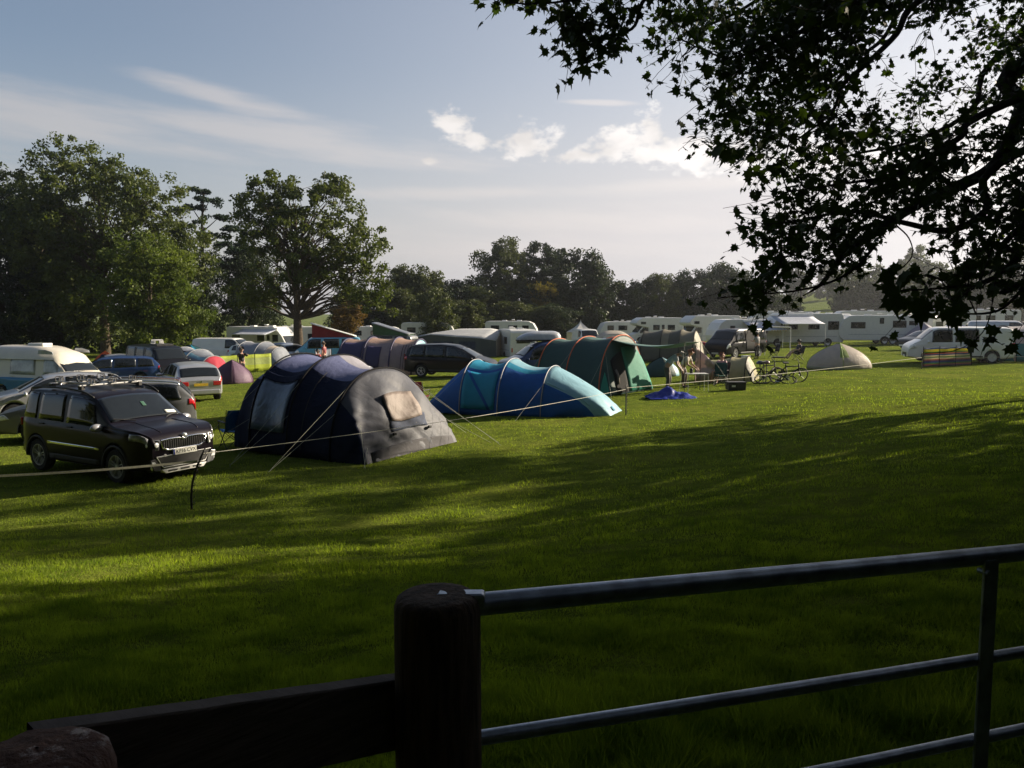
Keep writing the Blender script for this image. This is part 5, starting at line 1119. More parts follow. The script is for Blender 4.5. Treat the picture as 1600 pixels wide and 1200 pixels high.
# ---- little cream tunnel tent
C_CRM = cloth('cream_cloth', (.58, .53, .32), .5); C_CRMD = cloth('dull_cream_cloth', (.40, .38, .28), .2)  # C_CRMD is a duller cream for the foot of the pale dome
ct = tent('tunnel_tent', 'low cream tunnel tent beside the pinkish windbreak sheet', D(1148, 36.2), heading(.90, -.44), TT)
T6 = Tunnel([(-1.15, .75, .85), (-.1, .95, 1.02), (.62, .98, 1.08)], sag=.05, seed=52)
T6.fly(ct, [C_CRM, C_OLIV], lambda x, t: 0); T6.poles(ct, POLE, .018)
endcap(ct, 'rear_wall', [C_CRM], lambda t, u: 0, -1.15, .75, .85, -.5, .5, .2, seed=53); endcap(ct, 'front_wall', [C_CRM, C_OLIV], lambda t, u: 1 if u < .42 and u > .16 else 0, .62, .98, 1.08, .35, .95, .2, seed=54)
# ---- dome tents
def dome(name, label, loc, rz, a, bq, h, mats, sel, group=None, poles=POLEG, seed=1, p=1.7, nt=40):
    root = tent(name, label, loc, rz, group); b = MB(); P = []; ns = 16
    for i in range(ns+1):
        t = i/ns; el = PI/2*t; row = []
        for j in range(nt):
            th = 2*PI*j/nt; k = (abs(math.cos(th))**p+abs(math.sin(th))**p)**(-1/p)
            sag = 1-.05*abs(math.sin(2*th))*math.sin(PI*t)*.6
            r = (1-math.sin(el)**(2.4))*sag; wv = 1+.02*noise.noise(Vector((th*3, t*4, seed)))
            row.append((a*k*r*math.cos(th)*wv, bq*k*r*math.sin(th)*wv, h*math.sin(el)))
        P.append(row)
    b.grid(P, True); b.mi = [sel((i+.5)/ns, (j+.5)/nt) for i in range(ns) for j in range(nt)]
    b.build('flysheet', mats, root, smooth=True, fix=False, solid=.004)
    c = MB()
    for th0 in ((0, PI) if p < 1.9 else (PI/4, PI*.75)):
        pass
    for th in (.0, PI/2) if p < 1.9 else (PI/4, 3*PI/4):
        k = (abs(math.cos(th))**p+abs(math.sin(th))**p)**(-1/p); Q = []
        for i in range(-16, 17):
            el = PI/2*(1-abs(i)/16); s_ = 1 if i > 0 else -1; r = (1-math.sin(el)**(2.4))*s_; Q.append((a*k*r*math.cos(th)*1.012, bq*k*r*math.sin(th)*1.012, h*math.sin(el)+.012))
        pm = MB(); pm.tube(Q, .012, 5); pm.build('pole', poles, root, smooth=True)
    return root
C_PALE = cloth('pale_dome_cloth', (.62, .55, .48), .45); C_LIMEC = cloth('lime_cloth', (.36, .46, .12), .3); C_WINE = cloth('wine_cloth', (.07, .03, .06), .15)
d1 = dome('dome_tent', 'small pale dome tent with a lime green top band alone on the open grass', D(1312, 42), heading(.97, -.22), 1.6, 1.25, 1.36, [C_PALE, C_LIMEC, C_CRMD], lambda t, u: 1 if t > .82 or (.735 < u < .80 and t > .3) else (2 if t < .08 else 0), poles=C_LIMEC, seed=3, p=1.35, nt=64)
guys(d1, [((.0, -.8, .55), (-.1, -1.8, 0)), ((1.1, 0, .4), (1.9, -.1, 0)), ((-1.1, 0, .4), (-1.9, .1, 0))])
dome('dome_tent', 'small dark purple dome tent near the person pointing', D(362, 41), .3, 1.0, .95, 1.18, [C_WINE, cloth('mauve_dome_cloth', (.16, .10, .15), .2)], lambda t, u: 1 if .78 < u < .96 else 0, seed=5, poles=C_WINE)
C_ORG = cloth('orange_cloth', (.70, .12, .02), .3)
ot1 = dome('dome_tent', 'small orange tent on the far side of the pale silver car', D(164, 58), -.5, 1.15, .9, 1.35, [C_ORG, C_NAVY], lambda t, u: 1 if .78 < u < .9 and .1 < t < .6 else 0, seed=6, poles=C_ORG)
dome('dome_tent', 'orange tent whose slope shows behind the grey estate', D(222, 24.5), .2, 1.1, .9, 1.30, [C_ORG, C_PALE], lambda t, u: 0, seed=7, poles=C_ORG)
C_SILV = cloth('silver_grey_cloth', (.24, .26, .30), .2); C_PINK = cloth('red_panel_cloth', (.50, .04, .07), .3)
g1 = tent('tunnel_tent', 'grey tunnel tent with a red end panel behind the silver hatchback', D(312, 46), heading(.85, -.53), TT)
T7 = Tunnel([(-1.4, 1.3, 1.75), (0, 1.3, 1.65), (1.2, 1.0, 1.3)], sag=.05, seed=62); T7.fly(g1, [C_SILV, C_NAVY, C_ICE], lambda x, t: 1 if x < -.6 and t < .4 else (2 if .3 < t < .36 else 0)); T7.poles(g1, POLEG, .02)
endcap(g1, 'rear_wall', [C_SILV], lambda t, u: 0, -1.4, 1.3, 1.75, -.4, 1.2, .2, seed=63); endcap(g1, 'front_wall', [C_PINK, C_SILV], lambda t, u: 0, 1.2, 1.0, 1.3, .9, .6, .2, seed=64)
C_DTEAL = cloth('deep_teal_cloth', (.012, .07, .085), .2)
dome('dome_tent', 'dark teal dome tent in the shade behind the grey tunnel tent', D(298, 62), .2, 1.9, 1.4, 1.6, [C_DTEAL, C_CYAN], lambda t, u: 1 if .8 < u < .84 else 0, seed=8, poles=POLE)
g2 = tent('awning_tent', 'silver grey drive-away tent joined to the rear of a dark car', D(412, 54), heading(.93, -.36))
T8 = Tunnel([(-1.3, 1.5, 1.85), (.2, 1.5, 1.85), (1.3, 1.2, 1.5)], sag=.05, seed=72); T8.fly(g2, [C_SILV, C_PALE], lambda x, t: 1 if x > .8 else 0); T8.poles(g2, POLEG, .018)
endcap(g2, 'rear_wall', [DARKV], lambda t, u: 0, -1.3, 1.5, 1.85, -.1, 1.45, .2, seed=73); endcap(g2, 'front_wall', [C_SILV], lambda t, u: 0, 1.3, 1.2, 1.5, 1.0, .9, .2, seed=74)
dome('dome_tent', 'small dark green dome tent behind the two people by the green tent', D(1034, 40), .2, .95, .8, .95, [C_GRN, C_ICE], lambda t, u: 1 if .86 < u < .93 else 0, seed=9, poles=POLE)
C_TEALP = cloth('teal_end_cloth', (.04, .18, .22), .2); C_STONE = cloth('stone_cloth', (.34, .31, .32), .2)
rt = tent('tunnel_tent', 'stone and teal family tent cut by the right edge', D(1612, 46), heading(.98, -.1), TT)
T9 = Tunnel([(-1.6, 1.6, 1.95), (0, 1.7, 2.05), (1.6, 1.7, 2.0)], sag=.04, seed=82); T9.fly(rt, [C_TEALP, C_STONE], lambda x, t: 0 if t < .15 or t > .85 else 1); T9.poles(rt, POLE, .02)
endcap(rt, 'end_wall', [C_STONE, C_TEALP], lambda t, u: 1 if t > .55 else 0, -1.6, 1.6, 1.95, -.7, 1.4, .2, seed=83)
dome('dome_tent', 'pale purple dome tent between the white caravans, behind the black hatchback', D(1442, 72), .2, 2.0, 1.5, 1.9, [cloth('lilac_cloth', (.30, .27, .33), .3), C_PALE], lambda t, u: 1 if .9 < u < .99 else 0, seed=10)
# beige dome shelter with an arched mouth
sh = tent('event_shelter', 'beige arched shelter beyond the dark green tent', D(958, 66), 0)
b = MB(); P = []
for i in range(13):
    t = i/12-.5; P.append([(x*1.95, t*3.2, (1.9-.25*abs(t)*2)*(1-abs(x)**2.6)**.6+.0) for x in np.linspace(-1, 1, 25)])
b.grid(P); b.build('canopy', cloth('beige_cloth', (.44, .40, .34), .3), sh, smooth=True, solid=.006)
b = MB(); b.grid([[(x*1.5, -1.52-.25*q, .25+(1.15*(1-abs(x)**2.4)**.6)*q) for x in np.linspace(-1, 1, 17)] for q in (0, .5, 1)]); b.build('mouth_screen', C_OLIV, sh, smooth=True, solid=.006)
# white peaked marquee
mq = tent('marquee', 'white marquee with one sharp peak in front of the dark trees', D(907, 84), .3); mq.scale = (.52, .52, .74)
b = MB(); P = []
for i in range(13):
    t = i/12; r = (1-t)**1.7 if t < 1 else 0; P.append([(2.2*max(r, .008)*kx, 2.2*max(r, .008)*ky, 2.1+1.75*t) for kx, ky in [(-1, -1), (0, -.92), (1, -1), (.92, 0), (1, 1), (0, .92), (-1, 1), (-.92, 0)]])
b.grid(P, True); b.build('roof', cloth('marquee_cloth', (.62, .61, .60), .25), mq, smooth=False, fix=False, solid=.01)
b = MB()
for kx, ky in ((-1, -1), (1, -1), (1, 1), (-1, 1)): b.box((kx*2.15, ky*2.15, 1.05), (.07, .07, 2.1))
b.build('frame_legs', POLEG, mq); b = MB(); b.box((0, 2.15, 1.05), (4.2, .02, 2.0)); b.build('back_wall', MATS['marquee_cloth'], mq)
# the big grey caravan awning
aw = thing('caravan_awning', 'large grey awning with a low ridge attached to the caravan end', 'awning', D(716, 68)-Vector((0, 0, .35)), heading(.99, -.12))
C_AWN = cloth('awning_grey_cloth', (.44, .45, .46), .2); C_AWND = cloth('awning_dark_cloth', (.07, .085, .085), .1)
b = MB(); Z = lambda x, y: 2.55-.42*abs(y)/1.6*(1 if y < 0 else 0)-.0
P = [[(-3.9, -1.7, 1.85), (-3.9, 1.6, 1.9)], [(-2.0, -1.8, 2.2), (-2.2, 1.6, 2.3)], [(.2, -1.8, 2.02), (-.1, 1.6, 2.62)], [(2.1, -1.6, 1.9), (2.6, 1.6, 2.66)], [(3.4, -1.2, 1.7), (3.5, 1.6, 2.5)]]
b.grid([[Vector(r[0]).lerp(Vector(r[1]), k/5)+Vector((0, 0, .07*math.sin(PI*k/5))) for k in range(6)] for r in P]); b.build('roof', C_AWN, aw, smooth=True, solid=.01)
b = MB()
for r1, r2 in zip(P, P[1:]): b.add([(r1[0][0], r1[0][1], 0), (r2[0][0], r2[0][1], 0), Vector(r2[0])-Vector((0, 0, .02)), Vector(r1[0])-Vector((0, 0, .02))], [(0, 1, 2, 3)])
b.build('front_wall', C_AWND, aw, solid=.01)
b = MB()
for r1, r2 in list(zip(P, P[1:]))[:3]:
    a, c = Vector(r1[0]), Vector(r2[0]); b.add([(lerp(a.x, c.x, .12), a.y-.02, 1.0), (lerp(a.x, c.x, .88), c.y-.02, 1.0), (lerp(a.x, c.x, .88), c.y-.02, 1.65), (lerp(a.x, c.x, .12), a.y-.02, 1.65)], [(0, 1, 2, 3)])
b.build('window', C_PANED, aw, solid=.01)
b = MB(); b.add([(3.4, -1.2, 0), (3.5, 1.6, 0), (3.5, 1.6, 2.48), (3.4, -1.2, 1.68)], [(0, 1, 2, 3)]); b.build('end_wall', C_PALE, aw, solid=.01)
ky = MB(); ky.lathe([(.02, -1.5), (.18, -1.1), (.30, -.4), (.32, 0), (.30, .4), (.18, 1.1), (.02, 1.5)], axis='x', n=14); kyo = ky.build('kayak', C_ORG, None, smooth=True); pk_ = D(966, 58); kyo.location = (pk_.x, pk_.y, pk_.z+1.5); kyo.scale = (.6, 1, .45); tag(kyo, 'orange inflatable kayak carried on a rack right of the dark blue estate', 'kayak')
kr = thing('kayak_rack', 'low trailer rack under the orange kayak', 'rack', pk_, 0); b = MB()
for x in (-.6, .6): b.tube([(x, -.3, 0), (x, -.3, 1.4)], .03, 5); b.tube([(x, .3, 0), (x, .3, 1.4)], .03, 5); b.tube([(x, -.35, 1.4), (x, .35, 1.4)], .03, 5)
b.build('frame', POLEG, kr)
# windbreaks
def windbreak(label, px0, d0, px1, d1, n, h, mats, bands, name='windbreak'):
    a, c = D(px0, d0), D(px1, d1); root = thing(name, label, 'windbreak', a, 0); L = c-a
    b = MB(); m_ = 6*n; k = len(bands); P = []
    for i in range(m_+1):
        t = i/m_; q = L*t; off = .05*math.sin(t*n*PI)**2; dirn = Vector((-L.y, L.x, 0)).normalized()
        P.append([q+dirn*off+Vector((0, 0, .05+(h-.05)*j/k-.02*math.sin(t*n*PI)**2*j/k)) for j in range(k+1)])
    b.grid(P); b.mi = [bands[j] for i in range(m_) for j in range(k)]; b.build('cloth', mats, root, smooth=True, fix=False, solid=.004)
    for i in range(n+1):
        q = L*(i/n); c = MB(); c.tube([q+Vector((0, 0, -.1)), q+Vector((0, 0, h+.08))], .016, 6); c.build('stake', POLE, root)
    return root
sm_ = [cloth('stripe_yellow', (.66, .60, .10), .6, wr=.02), cloth('stripe_pink', (.55, .26, .21), .6, wr=.02), cloth('stripe_blue', (.09, .15, .34), .6, wr=.02), cloth('stripe_green', (.20, .36, .12), .6, wr=.02), cloth('stripe_cream', (.75, .68, .5), .6, wr=.02), cloth('stripe_grey', (.2, .16, .26), .6, wr=.02)]
windbreak('striped windbreak of yellow pink green and blue bands in front of the white van', 1443, 41.5, 1519, 42.3, 3, 1.02, sm_, [5, 1, 3, 2, 5, 1, 4, 3, 4, 2, 1, 3, 0, 0, 2])
windbreak('yellow green windbreak around the pitch with the person pointing', 342, 49, 424, 52, 3, 1.15, [cloth('windbreak_lime', (.42, .50, .04), .45), cloth('windbreak_clear', (.30, .36, .10), .3)], [0, 0, 1, 1, 0])
windbreak('pale blue windbreak beside the red roofed campervan', 492, 55, 518, 56, 2, 1.2, [C_SILV], [0, 0])
# loose sheet hung as a screen
ss = thing('sheet_screen', 'pinkish sheet hanging from a pole as a triangular screen', 'screen', D(1100, 34.2), 0)
b = MB(); P = []
for i in range(13):
    t = i/12; top = lerp(1.62, .68, t**1.1); P.append([(-.36+1.0*t, -.0+.1*math.sin(t*9)+.05*math.sin(j*1.2+t*5), lerp(top, .12+.30*(1-t)*(j/9 < 1), j/9)+.0) for j in range(10)])
b.grid(P); b.build('sheet', cloth('pink_sheet', (.50, .40, .38), .3, wr=.08), ss, smooth=True, solid=.004)
b = MB(); b.tube([(-.36, 0, 0), (-.36, 0, 1.66)], .015, 6); b.tube([(.66, .05, 0), (.66, .05, .8)], .015, 6); b.build('pole', POLE, ss)
# awning frame with bunting beside the seated person
sf = thing('bunting_stand', 'thin white frame with small bunting in front of the motorhome', 'frame', D(1212, 58), .2)
b = MB(); P = [(-.85, 0, 0), (-.85, 0, 2.05), (1.15, 0, 2.0), (1.15, 0, 0)]; b.tube(P[:2], .025, 6); b.tube(P[2:], .025, 6); b.tube([P[1], P[2]], .05, 6); b.build('frame', STEELW, sf)
b = MB()
for k in range(6): b.add([(-.4+.22*k, -.03, 1.82), (-.28+.22*k, -.03, 1.82), (-.34+.22*k, -.03, 1.66)], [(0, 1, 2)])
b.build('bunting', cloth('bunting_cloth', (.5, .42, .28), .3), sf, solid=.004)
# ------------------------------------------------------------------ people
def skin(name, chains, m, root=None, sub=2):
    """chains: lists of (point, radius); first point of the first chain is the root"""
    vs, es, rs = [], [], []
    def vid(p):
        for i, q in enumerate(vs):
            if (q-Vector(p)).length < 1e-4: return i
        vs.append(Vector(p)); rs.append(.03); return len(vs)-1
    for ch in chains:
        last = None
        for p, r in ch:
            i = vid(p); rs[i] = max(r, .004) if rs[i] == .03 else rs[i]
            if last is not None and last != i: es.append((last, i))
            last = i
    me = bpy.data.meshes.new(name); me.from_pydata(vs, es, []); me.materials.append(m); o = bpy.data.objects.new(name, me); COL.objects.link(o)
    md = o.modifiers.new('skin', 'SKIN'); md.use_smooth_shade = True
    for i, d in enumerate(me.skin_vertices[0].data): d.radius = (rs[i], rs[i]); d.use_root = i == 0
    ms = o.modifiers.new('sub', 'SUBSURF'); ms.levels = sub; ms.render_levels = sub
    if root: o.parent = root
    return o
SKIN = mat('skin', (.46, .27, .20), rough=.5, var=.08)
def hairm(n, c): return mat(n, c, rough=.7, var=.3, scale=40)
def person(label, loc, rz, J, shirt, legs, hair, shoes, sleeve='short', longleg=True, skirt=None, beard=False, hat=None):
    """J: joints in metres, x forward, y left: hip pelvis chest neck head; per side (L,R): sh el wr hp kn an"""
    V3 = lambda k: Vector(J[k])
    body_ch = []
    pel, ch, nk, hd = V3('pelvis'), V3('chest'), V3('neck'), V3('head')
    up = (hd-nk).normalized(); f = Vector(J.get('face', (1, 0, 0))).normalized()
    body_ch.append([(pel, .135), (pel.lerp(ch, .5), .125), (ch, .145), (ch.lerp(nk, .7), .08), (nk, .052), (nk.lerp(hd, .5)-f*.005, .055), (hd-up*.02, .088), (hd+up*.06, .086), (hd+up*.10, .05)])
    hands = []
    for s in 'LR':
        sh, el, wr_, hp, kn, an = (V3(k+s) for k in ('sh', 'el', 'wr', 'hp', 'kn', 'an'))
        body_ch.append([(ch, .145), (sh, .062), (sh.lerp(el, .5), .05), (el, .042), (el.lerp(wr_, .5), .038), (wr_, .027)])
        body_ch.append([(pel, .135), (hp, .098), (hp.lerp(kn, .5), .082), (kn, .058), (kn.lerp(an, .4), .055), (an, .038)])
        ft = Vector(J.get('toe'+s, tuple(an+Vector((.15, 0, -.05))))); body_ch.append([(an, .038), (an.lerp(ft, .4)+Vector((0, 0, -.01)), .04), (ft, .03)])
        dr = (wr_-el).normalized(); sd_ = dr.cross(Vector((0, 0, 1)));
        if sd_.length < .2: sd_ = Vector((0, 1, 0))
        sd_.normalize(); nn = dr.cross(sd_).normalized(); palm = wr_+dr*.05
        body_ch.append([(wr_, .027), (palm, .032)])
        for k, (o_, l) in enumerate([(-.03, .075), (-.01, .088), (.01, .084), (.03, .068)]):
            a = palm+dr*.035+sd_*o_; body_ch.append([(palm, .032), (a, .010), (a+dr*l*.5+nn*.012, .0085), (a+dr*l*.85+nn*.035, .007)])
        th = palm+sd_*(-.036)-dr*.015; body_ch.append([(palm, .032), (th, .012), (th+dr*.03-sd_*.02+nn*.01, .009), (th+dr*.055-sd_*.022+nn*.015, .008)])
    body_ch.append([(hd-up*.02, .088), (hd+f*.085-up*.012, .016), (hd+f*.105-up*.022, .011)])      # nose
    for sy in (1, -1):
        sd2 = up.cross(f).normalized()*sy; body_ch.append([(hd-up*.02, .088), (hd+sd2*.088-up*.01, .018), (hd+sd2*.097+up*.012, .012)])
    p = skin('person', body_ch, SKIN); p.location = loc; p.rotation_euler = (0, 0, rz); tag(p, label, 'person')
    sd0 = up.cross(f).normalized(); fm = MB()
    for sy in (1, -1): fm.box(hd+f*.082+sd0*(.032*sy)+up*.02, (.012, .02, .010))
    fm.box(hd+f*.083-up*.052, (.012, .042, .008)); fm.build('face_features', mat('dark_features', (.06, .03, .025), rough=.5), p, bevel=.003)
    hh = [[(hd+up*.075-f*.015, .098), (hd+up*.03-f*.055, .085), (hd-up*.03-f*.06, .06)]]
    hh.append([(hd+up*.075-f*.015, .098), (hd+up*.11+f*.02, .06)])
    skin('hair' if not hat else 'hat', hh, hair, p)
    g_ = .018
    sc = [[(pel+(ch-pel)*-.02, .135+g_), (pel.lerp(ch, .5), .128+g_), (ch, .148+g_), (ch.lerp(nk, .62), .09+g_*.5)]]
    for s in 'LR':
        sh, el, wr_ = V3('sh'+s), V3('el'+s), V3('wr'+s); e = el.lerp(wr_, .85) if sleeve == 'long' else sh.lerp(el, .72)
        sc.append([(ch, .148+g_), (sh, .066+g_), (sh.lerp(e, .5), .056+g_)]+([(el, .046+g_)] if sleeve == 'long' else [])+[(e, .05+g_*.8 if sleeve != 'long' else .036+g_)])
    skin('shirt', sc, shirt, p)
    if legs is not None:
        lc = [[(pel+(ch-pel)*.08, .138+g_*.7), (pel, .136+g_*.7)]]
        for s in 'LR':
            hp, kn, an = V3('hp'+s), V3('kn'+s), V3('an'+s); e = kn.lerp(an, .86) if longleg else hp.lerp(kn, .85)
            lc.append([(pel, .136+g_*.7), (hp, .102+g_), (hp.lerp(kn, .5), .086+g_)]+([(kn, .062+g_), (kn.lerp(an, .5), .055+g_)] if longleg else [])+[(e, (.046 if longleg else .076)+g_)])
        skin('trousers' if longleg else 'shorts', lc, legs, p)
    for s in 'LR':
        an = V3('an'+s); ft = Vector(J.get('toe'+s, tuple(an+Vector((.15, 0, -.05))))); skin('shoe', [[(an+Vector((0, 0, -.02)), .044), (an.lerp(ft, .45)+Vector((0, 0, -.015)), .045), (ft, .036)]], shoes, p)
    return p
def stand(**k):
    J = dict(pelvis=(0, 0, .95), chest=(.01, 0, 1.30), neck=(0, 0, 1.48), head=(.02, 0, 1.62), shL=(0, .17, 1.41), elL=(-.02, .23, 1.13), wrL=(.06, .24, .88), shR=(0, -.17, 1.41), elR=(-.02, -.23, 1.13), wrR=(.06, -.24, .88),
             hpL=(0, .09, .90), knL=(.02, .10, .50), anL=(-.02, .11, .09), hpR=(0, -.09, .90), knR=(.02, -.10, .50), anR=(-.02, -.11, .09), toeL=(.15, .13, .035), toeR=(.15, -.13, .035)); J.update(k); return J
def sit(**k):
    J = dict(pelvis=(0, 0, .50), chest=(-.10, 0, .84), neck=(-.10, 0, 1.02), head=(-.07, 0, 1.16), shL=(-.10, .17, .95), elL=(.02, .23, .70), wrL=(.24, .18, .68), shR=(-.10, -.17, .95), elR=(.02, -.23, .70), wrR=(.24, -.18, .68),
             hpL=(.04, .09, .50), knL=(.44, .12, .55), anL=(.52, .13, .12), hpR=(.04, -.09, .50), knR=(.44, -.12, .55), anR=(.52, -.13, .12), toeL=(.68, .15, .05), toeR=(.68, -.15, .05)); J.update(k); return J
def shirtm(n, c): return cloth(n, c, .05, wr=.02)
DKC = shirtm('dark_clothes', (.02, .02, .025)); H_BR = hairm('brown_hair', (.06, .035, .02)); H_DK = hairm('dark_hair', (.015, .012, .010)); H_GR = hairm('grey_hair', (.30, .29, .28)); H_RD = hairm('auburn_hair', (.16, .06, .03))
SHOE = mat('shoe', (.04, .035, .03), rough=.6)
bend = stand(pelvis=(-.15, 0, 1.0), chest=(.12, 0, 1.32), neck=(.27, 0, 1.44), head=(.40, 0, 1.44), face=(.7, 0, -.7), shL=(.18, .18, 1.37), elL=(.28, .22, 1.06), wrL=(.44, .12, .84), shR=(.18, -.18, 1.37), elR=(.28, -.22, 1.06), wrR=(.44, -.12, .86), hpL=(-.15, .09, .95), hpR=(-.15, -.09, .95), knL=(-.02, .1, .48), knR=(-.06, -.1, .48), anL=(-.12, .11, .09), anR=(-.12, -.11, .09), toeL=(.05, .13, .035), toeR=(.05, -.13, .035))
person('person in a pale blue shirt bending forward beside the green tent', D(1048, 31.0), heading(.95, -.3), bend, shirtm('pale_blue_shirt', (.38, .45, .52)), shirtm('grey_trousers', (.10, .09, .085)), H_GR, SHOE)
person('person in a patterned cream top stooping right of the person in pale blue', D(1070, 32.6), heading(.8, -.6), stand(pelvis=(-.1, 0, .86), chest=(.12, 0, 1.14), neck=(.2, 0, 1.30), head=(.26, 0, 1.42), face=(.8, 0, -.5), shL=(.14, .17, 1.22), elL=(.25, .2, .95), wrL=(.48, .12, .82), shR=(.14, -.17, 1.22), elR=(.25, -.2, .95), wrR=(.48, -.12, .82), hpL=(-.1, .09, .82), hpR=(-.1, -.09, .82)), shirtm('cream_top', (.48, .44, .36)), shirtm('brown_trousers', (.08, .06, .05)), H_RD, SHOE)
person('person in a pink shirt sitting low between the sheet and the cream tent', D(1127, 34.4), heading(-.7, -.7), sit(), shirtm('pink_shirt', (.46, .28, .30)), shirtm('shorts_blue', (.05, .07, .12)), H_RD, SHOE, longleg=False)
person('man in a grey top standing at the side door of the black van', D(1183, 53.5), heading(-.55, .83), stand(elL=(.16, .22, 1.18), wrL=(.34, .16, 1.2), elR=(.14, -.22, 1.16), wrR=(.34, -.16, 1.15)), shirtm('grey_top', (.28, .28, .29)), shirtm('black_trousers', (.015, .015, .02)), H_DK, SHOE)
person('person in dark clothes pointing, standing behind the purple dome tent', D(377, 43.5), heading(.75, -.65), stand(elR=(.18, -.22, 1.36), wrR=(.42, -.22, 1.42), elL=(.14, .22, 1.30), wrL=(.42, .10, 1.38)), DKC, shirtm('dark_trousers', (.03, .02, .02)), H_DK, SHOE, 'long', hat=True)
person('person in a bright red top sitting just right of the bare tree trunk', D(495, 52), heading(-.6, -.7), sit(), shirtm('red_top', (.50, .02, .03)), DKC, H_DK, SHOE)
person('person in a dark red top standing right of the one in bright red', D(506, 53), heading(-.9, .3), stand(), shirtm('maroon_top', (.20, .02, .03)), DKC, H_BR, SHOE)
person('person sitting in a folding chair with bare legs stretched, near the bunting', D(1247, 51), heading(-.98, -.1), sit(knL=(.42, .1, .58), anL=(.72, .12, .14), toeL=(.82, .13, .24), knR=(.42, -.1, .56), anR=(.80, -.12, .14), toeR=(.90, -.13, .24)), DKC, shirtm('black_shorts', (.02, .02, .02)), H_DK, SHOE, longleg=False)
# ------------------------------------------------------------------ camping furniture and small things
def fold_chair(label, loc, rz, m, name='camping_chair', arms=True):
    root = thing(name, label, 'chair', loc, rz); 
    b = MB(); b.grid([[(.24-.5*i/6, y, .44-.05*math.sin(PI*i/6)-.03*(1-(y/.25)**2)) for y in np.linspace(-.25, .25, 7)] for i in range(7)]); b.build('seat', m, root, smooth=True, solid=.006)
    b = MB(); b.grid([[(-.24-.14*i/6-.04*math.cos(y*5), y*(1-.25*max(0, i/6-.6)), .44+.50*i/6) for y in np.linspace(-.26, .26, 7)] for i in range(7)]); b.build('backrest', m, root, smooth=True, solid=.008)
    for sg in (1, -1):
        for P in ([(.25, sg*.25, .0), (-.25, sg*.26, .46), (-.38, sg*.26, .95)], [(-.28, sg*.25, 0), (.24, sg*.26, .44), (.24, sg*.27, .62)]):
            c = MB(); c.tube(P, .011, 5); c.build('leg', TRIM, root)
        if arms: c = MB(); c.box((-.03, sg*.27, .64), (.5, .06, .02)); c.build('armrest', TRIM, root, bevel=.005)
    for x in (.25, -.27):
        c = MB(); c.tube([(x, -.25, 0.01), (x*.9, .25, .44)], .009, 5); c.tube([(x, .25, 0.01), (x*.9, -.25, .44)], .009, 5); c.build('cross_brace', TRIM, root)
    return root
fold_chair('red backed folding chair between the navy tent and the blue tent', D(655, 27.0), heading(.3, .95), cloth('dark_red_cloth', (.20, .012, .03), .15))
c_ = fold_chair('dark folding chair with a bright blue seat left of the navy tent', D(360, 19.2), heading(-.6, .8), cloth('chair_blue', (.02, .18, .50), .2))
fold_chair('dark green low chair in front of the cream tunnel tent', D(1127, 33.2), heading(-.3, -.95), cloth('chair_green', (.02, .07, .06), .1))
fold_chair('dark folding chair holding the person with bare legs', D(1247, 51), heading(-.98, -.1), cloth('chair_black', (.02, .02, .025), .1))
fold_chair('empty dark lounger standing under the bunting frame', D(1209, 54), heading(-.9, -.2), MATS['chair_black'])
fold_chair('low black chair under the person in the pink shirt', D(1127, 34.4), heading(-.7, -.7), MATS['chair_black'], arms=False)
tb = thing('camping_table', 'light folding table with thin legs in front of the pinkish sheet', 'table', D(1089, 30.6), .1)
b = MB(); b.box((0, 0, .70), (.82, .5, .025)); b.build('table_top', STEELW, tb, bevel=.006)
for sx in (-1, 1):
    for sy in (-1, 1): b = MB(); b.tube([(sx*.38, sy*.22, .69), (sx*.40, sy*.23, 0)], .011, 5); b.build('leg', ALLOY, tb)
p0 = D(1081, 30.6); 
b = MB(); b.lathe([(0, 0), (.055, 0), (.06, .16), (.035, .20), (0, .2)], n=12); st = b.build('kettle', TRIM, None, smooth=True); st.location = (p0.x, p0.y, p0.z+.713); tag(st, 'dark camping kettle on the light folding table', 'kettle')
b = MB(); b.tube([(.055, 0, .12), (.11, 0, .17)], .012, 5); b.tube([(-.05, 0, .05), (-.1, 0, .1), (-.05, 0, .17)], .008, 5); b.build('spout', TRIM, st)
cr_ = thing('crate', 'black plastic storage crate alone on the grass by the cream tent', 'crate', D(1151, 30.7), .05)
b = MB(); b.box((0, 0, .15), (.66, .42, .28), taper=1.04); b.build('box', TRIM, cr_, bevel=.02); b = MB(); b.box((0, 0, .31), (.72, .47, .035)); b.build('rim', TRIM, cr_, bevel=.01)
for sx in (-1, 1): slab(cr_, 'handle', sx*.345, 0, .24, .03, .16, .04, TRIM)
slab(cr_, 'sticker', -.15, -.224, .17, .14, .006, .07, PLATEW, .001)
# blue groundsheet dropped in a heap
gsh = MB(); P = []
for i in range(33):
    row = []
    for j in range(25):
        u, v = i/32*2-1, j/24*2-1; r = math.hypot(u, v); x, y = u*.92*(1-.12*abs(v))+.06*noise.noise(Vector((v*3, u*2, 1))), v*.6+.06*noise.noise(Vector((u*3, v*3, 8)))
        z = max(.012, (.36*math.exp(-((u+.1)**2*7+(v-.1)**2*4))+.16*math.exp(-((u-.55)**2*14+v*v*3))+.13*math.exp(-((u+.7)**2*14+v*v*5))+.10*(.5-abs(noise.noise(Vector((u*3.2, v*3.6, 4))))*2.0)*(1-r*.5)))
        row.append((x, y, z))
    P.append(row)
gsh.grid(P); o = gsh.build('groundsheet', cloth('royal_blue_sheet', (.015, .03, .26), .1, rough=.35), None, smooth=True, fix=False, solid=.004); o.location = D(1049, 28.4); tag(o, 'crumpled royal blue groundsheet lying on the grass', 'groundsheet')
